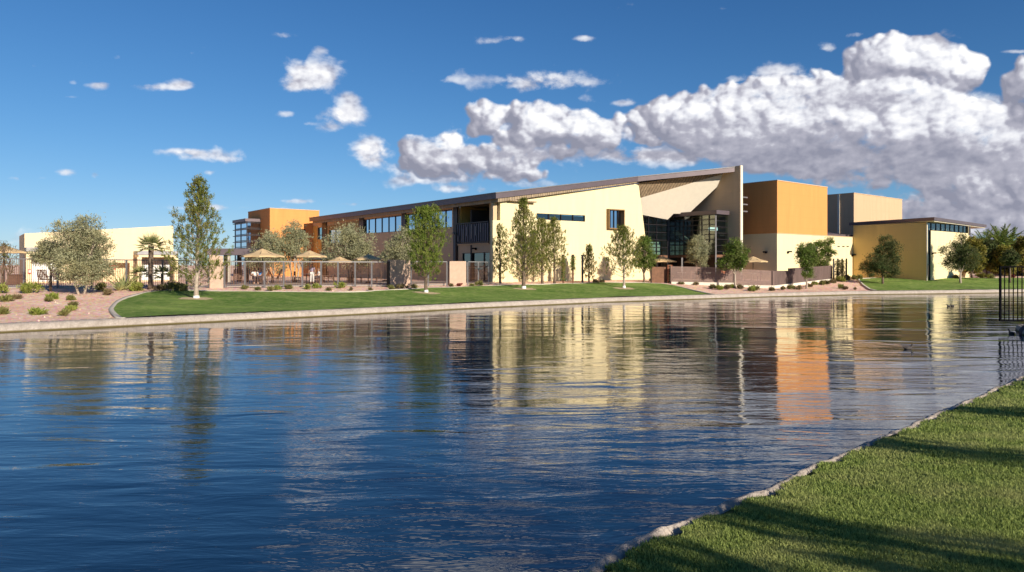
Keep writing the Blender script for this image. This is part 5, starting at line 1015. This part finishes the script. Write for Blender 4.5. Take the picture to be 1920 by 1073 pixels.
# ------------------------------------------------------------------ umbrellas
def make_umbrella(loc, h, r, label):
    t = thing('patio_umbrella', loc, label, 'umbrella', 'tan patio umbrellas'); L = Vector(loc); n_ = 8; b = MB(); zt2 = L.z+h; zr_ = zt2-r*.36
    ring = [Vector((L.x+math.cos(2*math.pi*i/n_+.2)*r, L.y+math.sin(2*math.pi*i/n_+.2)*r, zr_)) for i in range(n_)]; mid = [Vector((L.x, L.y, zt2)).lerp(p, .5)-UP*r*.035 for p in ring]
    rm = [(a+c)/2*1.0+UP*.0 for a, c in zip(ring, ring[1:]+ring[:1])]; rm = [p.lerp(Vector((L.x, L.y, p.z)), .03)+UP*.03 for p in rm]
    vs = [Vector((L.x, L.y, zt2))]+mid+ring+rm; fs = []
    for i in range(n_): j = (i+1) % n_; fs += [(0, 1+i, 1+j), (1+i, 1+n_+i, 1+2*n_+i), (1+i, 1+2*n_+i, 1+j), (1+j, 1+2*n_+i, 1+n_+j)]
    b.add(vs, fs); low = [Vector((p.x, p.y, p.z-.11)) for p in ring+rm]; k = len(b.v); b.add(ring+rm+low, [(i, n_+i, 3*n_+i, 2*n_+i) for i in range(n_)]+[(n_+i, (i+1) % n_, 2*n_+(i+1) % n_, 3*n_+i) for i in range(n_)])
    c = b.build('canopy', M['canvas'], t); b = MB()
    for p in ring: b.bar((L.x, L.y, zt2-.06), p-UP*.04, .03)
    b.build('ribs', M['bronze'], t)
    b = MB(); b.tube([L, L+UP*(h+.1)], .035, 8); b.build('pole', M['bronze'], t); b = MB(); b.tube([L, L+UP*.12], [.3, .25], 14); b.build('base', M['bronze'], t); return t
def um(px, ya, hwp, d, label):
    x_ = kx(px)*d; z_ = gz(x_, d)+.05; make_umbrella((x_, d, z_), hz(ya, d)-z_, hwp*d/F, label)
um(8, 459, 38, 55, 'tan umbrella cut by the left edge of the photo'); um(492, 466, 40, 54.5, 'tan umbrella left of the low olive tree, highest at the left patio')
um(581, 469.5, 31, 55.5, 'pale tan umbrella beside the orange tower foot'); um(604, 474, 34, 64, 'shaded tan umbrella right behind the one by the orange tower'); um(637, 481, 27, 57.5, 'tan umbrella in front of the round olive'); um(691, 476, 28, 57.5, 'tan umbrella right of the round olive'); um(722, 475, 28, 64, 'tan umbrella in tree shade behind the first block wall')
um(1243, 480.5, 27, 76, 'tan umbrella above the dark timber screen'); um(1306, 482, 26, 77, 'tan umbrella partly behind the dusky olive'); um(1328, 478.5, 28, 79, 'tan umbrella just left of the pavilion corner'); um(1412, 480.5, 27, 70.5, 'tan umbrella before the orange and yellow block')

# ------------------------------------------------------------------ patio furniture
def make_lounger(loc, rz, label):
    t = thing('lounge_chair', (0, 0, 0), label, 'chair', 'brown lounge chairs'); b = MB(); b.box((0, .1, .36), (.62, .95, .05)); b.build('seat', M['wicker'], t)
    b = MB(); 
    for i in range(7): b.bar((-.3+.1*i, .50, .40), (-.3+.1*i, .86, 1.12), .07, .02)
    b.bar((-.33, .86, 1.12), (.33, .86, 1.12), .05); b.bar((-.31, .66, .74), (.31, .66, .74), .04); b.build('backrest', M['wicker'], t)
    for sx in (-1, 1):
        for sy, q_ in ((-.35, .0), (.52, .0)): b = MB(); b.bar((sx*.31, sy, 0), (sx*.31, sy+.04, .6 if sy < 0 else .62), .05); b.build('leg', M['wicker'], t)
        b = MB(); b.bar((sx*.33, -.38, .62), (sx*.33, .62, .62), .06, .04); b.build('armrest', M['wicker'], t)
    t.location = loc; t.rotation_euler.z = rz; return t
def put(c, loc, rz, label): c.location = loc; c.rotation_euler.z = rz; c['label'] = label; return c
def gp(px, d): x_ = kx(px)*d; return Vector((x_, d, gz(x_, d)+.06))
L0 = make_lounger(gp(86, 53.5), R(195), 'brown lounge chair facing the lake left of the slender olive stem')
for px_c, d_c, rz_, lb_c in ((118, 53.8, 170, 'brown lounge chair half hidden by the big olive'), (446, 55, 20, 'reclined brown chair right of the tall pink wall'), (508, 56, -60, 'brown lounge chair at the feet of the blue shirted person'), (524, 57, 120, 'brown lounge chair under the low olive'), (618, 58, 100, 'dark chair between the third and fourth umbrellas'), (598, 58.5, 60, 'dark chair beside the striped shirt person')):
    put(copy_tree(L0), gp(px_c, d_c), R(rz_), lb_c)
def make_chair():
    t = thing('dining_chair', (0, 0, 0), 'x', 'chair', 'dining chairs on the patios'); b = MB(); b.box((0, 0, .45), (.46, .46, .05)); b.build('seat', M['wicker'], t)
    b = MB(); b.box((0, .22, .78), (.46, .04, .34)); b.bar((-.2, .22, .46), (-.2, .22, .62), .04); b.bar((.2, .22, .46), (.2, .22, .62), .04); b.build('backrest', M['wicker'], t)
    for sx in (-1, 1):
        for sy in (-1, 1): b = MB(); b.bar((sx*.2, sy*.2, 0), (sx*.2, sy*.2, .425), .04); b.build('leg', M['wicker'], t)
    return t
def make_table():
    t = thing('patio_table', (0, 0, 0), 'x', 'table', 'round patio tables'); b = MB(); b.tube([(0, 0, .71), (0, 0, .75)], .5, 20); b.build('tabletop', M['concrete'], t); b = MB(); b.tube([(0, 0, 0), (0, 0, .03), (0, 0, .05), (0, 0, .708)], [.28, .28, .045, .045], 12); b.build('pedestal', M['bronze'], t); return t
T0 = make_table(); C0_ = make_chair(); ft = fc = True
for px_t, d_t, w in ((637, 59.5, 'below the umbrella at the round olive'), (575, 59, 'beside the umbrella at the orange tower'), (691, 59, 'below the umbrella right of the round olive'), (1278, 75.5, 'behind the left end of the picket fence'), (1326, 74, 'below the umbrella left of the pavilion corner'), (1408, 69.6, 'below the umbrella before the yellow block'), (1302, 76, 'below the umbrella behind the dusky olive')):
    o_ = T0 if ft else copy_tree(T0); ft = False; put(o_, gp(px_t, d_t)+(UP*(za0-.02-gz(kx(px_t)*d_t, d_t)) if px_t > 1200 else Vector()), 0, 'round pale table '+w)
    for sx, word in ((-.85, 'left'), (.85, 'right')):
        x_ = kx(px_t)*d_t+sx; o_ = C0_ if fc else copy_tree(C0_); fc = False
        put(o_, Vector((x_, d_t+.1, gz(x_, d_t)+.06+(za0-.02-gz(x_, d_t) if px_t > 1200 else 0))), R(-90 if sx > 0 else 90), 'brown dining chair, '+word+' '+w)
b_ = gp(29, 54); t = thing('planter', b_, 'square woven planter box by the left umbrella pole', 'planter'); b = MB(); b.box(b_+UP*.35, (.75, .75, .7)); b.box(b_+UP*.73, (.82, .82, .06)); b.build('box', M['wicker'], t); b = MB(); b.box(b_+UP*.765, (.66, .66, .02)); b.build('soil', M['dark_int'], t)
eb = plane_pt(PC+N2*1.95, E2, (55.5, 508)); t = thing('extinguisher_cabinet', eb, 'red fire extinguisher cabinet on the porch pillar', 'cabinet'); b = MB(); b.box(eb-UP*.05, (.2, .14, .38), ANG); b.build('box', M['red'], t); b = MB(); b.box(eb-UP*.05-Vector((-N3.x, -N3.y, 0))*.08, (.13, .02, .26), ANG); b.build('door', M['white'], t)
# house and wall beyond the lobby
hb = Vector((kx(1893)*150, 150., 1.24)); t = thing('house', hb, 'low house with red tiled roof behind the palms', 'building'); b = MB(); b.box(hb+UP*2.2, (16, 9, 4.4)); b.build('wall', M['block'], t)
b = MB(); b.add([hb+Vector(q) for q in ((-8.6, -5, 4.4), (8.6, -5, 4.4), (8.6, 5, 4.4), (-8.6, 5, 4.4), (-5, 0, 6.6), (5, 0, 6.6))], [(0, 1, 5, 4), (1, 2, 5), (2, 3, 4, 5), (3, 0, 4), (0, 3, 2, 1)]); b.build('roof', M['terracotta'], t)
b = MB(); wa, wc = Vector((kx(1835)*100, 100, 0)), Vector((kx(2200)*96, 96, 0)); b.pbox(wa+UP*.9, wc-wa, (0, .25, 0), UP*1.75); tag(b.build('garden_wall', M['block']), 'pink boundary wall behind the lobby lawn', 'wall')

# ------------------------------------------------------------------ black railing over the water and boulders
rd = 29.4; x0r = kx(1875.5)*rd; t = thing('railing', (x0r, rd, .2), 'black metal railing reaching out over the water at the right edge', 'railing'); ztp, zbt = hz(500.5, rd), hz(601.5, rd)
b = MB(); b.bar((x0r, rd, zbt-.02), (x0r, rd, ztp+.02), .07); b.build('post', M['black'], t)
for xp in (x0r+2.45, x0r+4.9, x0r+7.35): b = MB(); b.bar((xp, rd, -.1), (xp, rd, ztp+.04), .07); b.build('post', M['black'], t)
b = MB(); b.bar((x0r+.035, rd, ztp), (x0r+9.8, rd, ztp), .055); b.bar((x0r+.035, rd, zbt), (x0r+9.8, rd, zbt), .055); b.build('rail', M['black'], t)
b = MB(); 
for i in range(1, 53):
    if i % 13: b.bar((x0r+i*.1845, rd, zbt+.02), (x0r+i*.1845, rd, ztp-.02), .03)
b.build('balusters', M['black'], t)
def boulder(c, s_, label, seed, flat=.6):
    import bmesh
    bm = bmesh.new(); bmesh.ops.create_icosphere(bm, subdivisions=3, radius=1); rg = random.Random(seed); pl = [(Vector((rg.gauss(0, 1), rg.gauss(0, 1), rg.gauss(0, 1))).normalized(), rg.uniform(.55, .9)) for _ in range(14)]
    for v in bm.verts:
        for nn_, dd_ in pl:
            k = v.co.dot(nn_)
            if k > dd_: v.co -= nn_*(k-dd_)
        v.co = Vector((v.co.x*s_, v.co.y*s_*.8, v.co.z*s_*flat))
    me = bpy.data.meshes.new('boulder'); bm.to_mesh(me); bm.free(); me.materials.append(M['rock']); o = bpy.data.objects.new('boulder', me); COL.objects.link(o); o.location = c; o.rotation_euler.z = rg.random()*3
    tag(o, label, 'boulder', 'purple grey boulders below the railing')
M['rock'] = plain('purple_rock', (.085, .065, .08), .9, var=.4, sc=3, bmp=.05)
for i, (x_, y_, s_, lb_) in enumerate(((20.3, 25.9, .75, 'boulder at the point below the railing'), (21.1, 27.6, .8, 'largest boulder right under the railing end'), (18.9, 24.2, .6, 'boulder low at the waterline beside the right edge'), (22.0, 29.0, .6, 'boulder directly beneath the railing post'), (17.9, 22.7, .5, 'boulder nearest the grass slope'), (21.6, 26.4, .5, 'small boulder behind the point boulder'))):
    boulder((x_, y_, .06), s_, lb_, 40+i)

# ------------------------------------------------------------------ ducks
def skinned(name, verts, edges, rad, mat, parent=None, sub=1, root=0):
    me = bpy.data.meshes.new(name); me.from_pydata(verts, edges, []); me.materials.append(mat); o = bpy.data.objects.new(name, me); COL.objects.link(o); o.parent = parent; LOC[o.name] = Vector()
    sk = o.modifiers.new('skin', 'SKIN'); sk.use_smooth_shade = True; sk.branch_smoothing = .6
    for v, r_ in zip(me.skin_vertices[0].data, rad): v.radius = (r_, r_) if not isinstance(r_, tuple) else r_
    me.skin_vertices[0].data[root].use_root = True; sb = o.modifiers.new('sub', 'SUBSURF'); sb.levels = sb.render_levels = sub; return o
mduck = plain('duck_plumage', (.05, .04, .035), .8, var=.4, sc=10)
for px_d, y_d, rz_, lb_ in ((1779, 575, 200, 'left one of the two ducks swimming before the lobby reflection'), (1786, 574.6, 200, 'right one of the two ducks swimming before the lobby reflection'), (1897, 626, 90, 'duck swimming below the black railing'), (1702, 655, 10, 'duck swimming alone where the orange reflection ends')):
    d_d = H*F/(y_d-HY); o = skinned('duck', [(0, 0, .06), (.13, 0, .07), (.2, 0, .13), (.23, 0, .22), (.25, 0, .27), (.33, 0, .25), (-.14, 0, .07), (-.25, 0, .12)], [(0, 1), (1, 2), (2, 3), (3, 4), (4, 5), (0, 6), (6, 7)], [(.12, .09), (.10, .08), .045, .035, .045, .013, (.09, .06), .02], mduck, sub=2)
    o.location = (kx(px_d)*d_d, d_d, -.01); o.scale = (.68,)*3; o.rotation_euler.z = R(rz_); tag(o, lb_, 'duck', 'ducks on the lake')

# ------------------------------------------------------------------ people
def person(loc, rz, pose, label, shirt, legs, hairc, scale=1.0):
    t = thing('person', (0, 0, 0), label, 'person'); t.location = loc; t.rotation_euler.z = rz; t.scale = (scale,)*3
    if pose == 'stand':
        J = dict(pel=(0, 0, .95), ch=(0, 0, 1.3), nk=(0, .01, 1.48), hd=(0, -.02, 1.58), cr=(0, -.01, 1.70), lh=(.1, 0, .9), rh=(-.1, 0, .9), lk=(.11, -.03, .5), rk=(-.11, .02, .5), la=(.11, .02, .08), ra=(-.12, .08, .08), lf=(.13, -.14, .035), rf=(-.14, -.08, .035), ls=(.19, 0, 1.42), rs=(-.19, 0, 1.42), le=(.25, .03, 1.14), re=(-.25, .03, 1.14), lw=(.26, -.06, .90), rw=(-.24, -.16, .98))
    else:
        J = dict(pel=(0, 0, .50), ch=(0, .05, .85), nk=(0, .05, 1.03), hd=(0, .02, 1.13), cr=(0, .03, 1.25), lh=(.1, -.04, .50), rh=(-.1, -.04, .50), lk=(.13, -.46, .52), rk=(-.13, -.46, .52), la=(.13, -.50, .10), ra=(-.13, -.48, .10), lf=(.14, -.65, .05), rf=(-.14, -.62, .05), ls=(.19, .05, .97), rs=(-.19, .05, .97), le=(.25, -.02, .72), re=(-.25, -.02, .72), lw=(.16, -.24, .66), rw=(-.14, -.26, .68))
    K = list(J); V = [J[k] for k in K]; I = {k: i for i, k in enumerate(K)}; rad = dict(pel=.13, ch=.14, nk=.055, hd=.085, cr=.075, lh=.095, rh=.095, lk=.06, rk=.06, la=.038, ra=.038, lf=.035, rf=.035, ls=.065, rs=.065, le=.042, re=.042, lw=.028, rw=.028)
    ED = [('pel', 'ch'), ('ch', 'nk'), ('nk', 'hd'), ('hd', 'cr'), ('pel', 'lh'), ('lh', 'lk'), ('lk', 'la'), ('la', 'lf'), ('pel', 'rh'), ('rh', 'rk'), ('rk', 'ra'), ('ra', 'rf'), ('ch', 'ls'), ('ls', 'le'), ('le', 'lw'), ('ch', 'rs'), ('rs', 're'), ('re', 'rw')]
    E_ = [(I[a], I[b_]) for a, b_ in ED]; rr = [rad[k] for k in K]
    for w, e_ in (('lw', 'le'), ('rw', 're')):       # palm and five fingers
        pw = Vector(J[w]); d = (pw-Vector(J[e_])).normalized(); s_ = d.orthogonal().normalized(); V.append((pw+d*.06)[:]); rr.append(.028); pi_ = len(V)-1; E_.append((I[w], pi_)); sg = 1 if w[0] == 'l' else -1
        for k, (o_, ln_) in enumerate(((-.03, .07), (-.011, .085), (.011, .08), (.03, .065))): V.append((pw+d*.1+s_*o_)[:]); V.append((pw+d*(.1+ln_)+s_*o_*1.2+Vector((0, -.02, -.01)))[:]); rr += [.010, .008]; E_ += [(pi_, len(V)-2), (len(V)-2, len(V)-1)]
        V.append((pw+d*.06+s_*.05)[:]); rr.append(.010); E_.append((pi_, len(V)-1))
    skinned('body', V, E_, rr, M['skin'], t, 1, I['pel'])
    def garment(nm, ks, eds, mat, add):
        idx = {k: i for i, k in enumerate(ks)}; skinned(nm, [J2[k] for k in ks], [(idx[a], idx[b_]) for a, b_ in eds], [rad[k]+add for k in ks], mat, t, 1, 0)
    J2 = dict(J)
    for s2 in 'lr': J2[s2+'e'] = tuple(Vector(J[s2+'s']).lerp(Vector(J[s2+'e']), .75)); J2[s2+'a'] = tuple(Vector(J[s2+'k']).lerp(Vector(J[s2+'a']), .9))
    J2['nk'] = tuple(Vector(J['ch']).lerp(Vector(J['nk']), .55)); rad['nk'] = .09
    garment('shirt', ['ch', 'pel', 'nk', 'ls', 'le', 'rs', 're'], [('pel', 'ch'), ('ch', 'nk'), ('ch', 'ls'), ('ls', 'le'), ('ch', 'rs'), ('rs', 're')], shirt, .018)
    rad['la'] = rad['ra'] = .05
    garment('trousers', ['pel', 'lh', 'lk', 'la', 'rh', 'rk', 'ra'], [('pel', 'lh'), ('lh', 'lk'), ('lk', 'la'), ('pel', 'rh'), ('rh', 'rk'), ('rk', 'ra')], legs, .014)
    h_ = Vector(J['cr']); skinned('hair', [(h_+Vector((0, .0, .02)))[:], (h_+Vector((0, .04, -.04)))[:], (h_+Vector((0, .07, -.12)))[:]], [(0, 1), (1, 2)], [.085, .085, .05], hairc, t, 1, 0)
    fc_ = MB(); hd = Vector(J['hd']); 
    for s3 in (-1, 1): fc_.box(hd+Vector((s3*.032, -.078, .045)), (.02, .012, .012))
    fc_.build('eyes', M['dark_int'], t); fc_ = MB(); fc_.tube([hd+Vector((0, -.075, .04)), hd+Vector((0, -.105, .005))], [.008, .014], 6); fc_.build('nose', M['skin'], t); fc_ = MB(); fc_.box(hd+Vector((0, -.085, -.03)), (.045, .01, .01)); fc_.build('mouth', M['red'], t)
cblue = plain('blue_cloth', (.02, .22, .55), .8); cwh = plain('white_cloth', (.75, .73, .7), .8); cst = plain('purple_striped_cloth', (.28, .24, .34), .8, var=.5, sc=25); cdk = plain('dark_cloth', (.05, .04, .05), .8); cor = plain('orange_cloth', (.75, .22, .10), .8); hr = plain('red_hair', (.40, .10, .03), .7); hb_ = plain('brown_hair', (.07, .04, .025), .7)
def pp(px, d): return gp(px, d)-UP*.02
person(pp(487, 56)+UP*.0, R(-20), 'sit', 'person in a bright blue shirt sitting on a lounge chair, red hair', cblue, cdk, hr)
person(pp(478, 55.5), R(30), 'sit', 'person in a white shirt seated left of the blue shirted person', cwh, cdk, hb_)
person(pp(585, 57), R(10), 'stand', 'person in a striped purple top and white trousers standing by the fence', cst, cwh, hb_, .93)
person(pp(596.5, 57.6), R(-60), 'sit', 'person in a white top seated right of the striped one', cwh, cdk, hb_)
tz = Vector((0, 0, za0+.04)); q_ = gp(1357, 71.5)
person(Vector((q_.x, q_.y, q_.z+.05)), R(15), 'sit', 'person in an orange red top seated behind the pickets', cor, cdk, hr); q_ = gp(1367, 71.6)
person(Vector((q_.x, q_.y, q_.z+.05)), R(-30), 'sit', 'person in a pale top seated right of the orange red one', plain('pink_cloth', (.6, .35, .32), .8), cdk, hb_)
# stools under the seated people
def make_stool():
    t = thing('stool', (0, 0, 0), 'x', 'stool', 'stools under the seated people'); b = MB(); b.tube([(0, 0, .36), (0, 0, .41)], .2, 16); b.build('seat', M['wicker'], t)
    for k in range(4): b = MB(); a_ = math.pi/4+k*math.pi/2; b.bar((math.cos(a_)*.17, math.sin(a_)*.17, 0), (math.cos(a_)*.13, math.sin(a_)*.13, .358), .035); b.build('leg', M['wicker'], t)
    return t
St = make_stool(); f_ = True
for px_c, d_c, w in ((487, 56, 'person in blue'), (478, 55.5, 'person in white at the left patio'), (596.5, 57.6, 'person in a white top by the striped one'), (1357, 71.5, 'person in orange red'), (1367, 71.6, 'person in the pale top')):
    o_ = St if f_ else copy_tree(St); f_ = False; put(o_, gp(px_c, d_c), 0, 'low brown stool under the '+w)
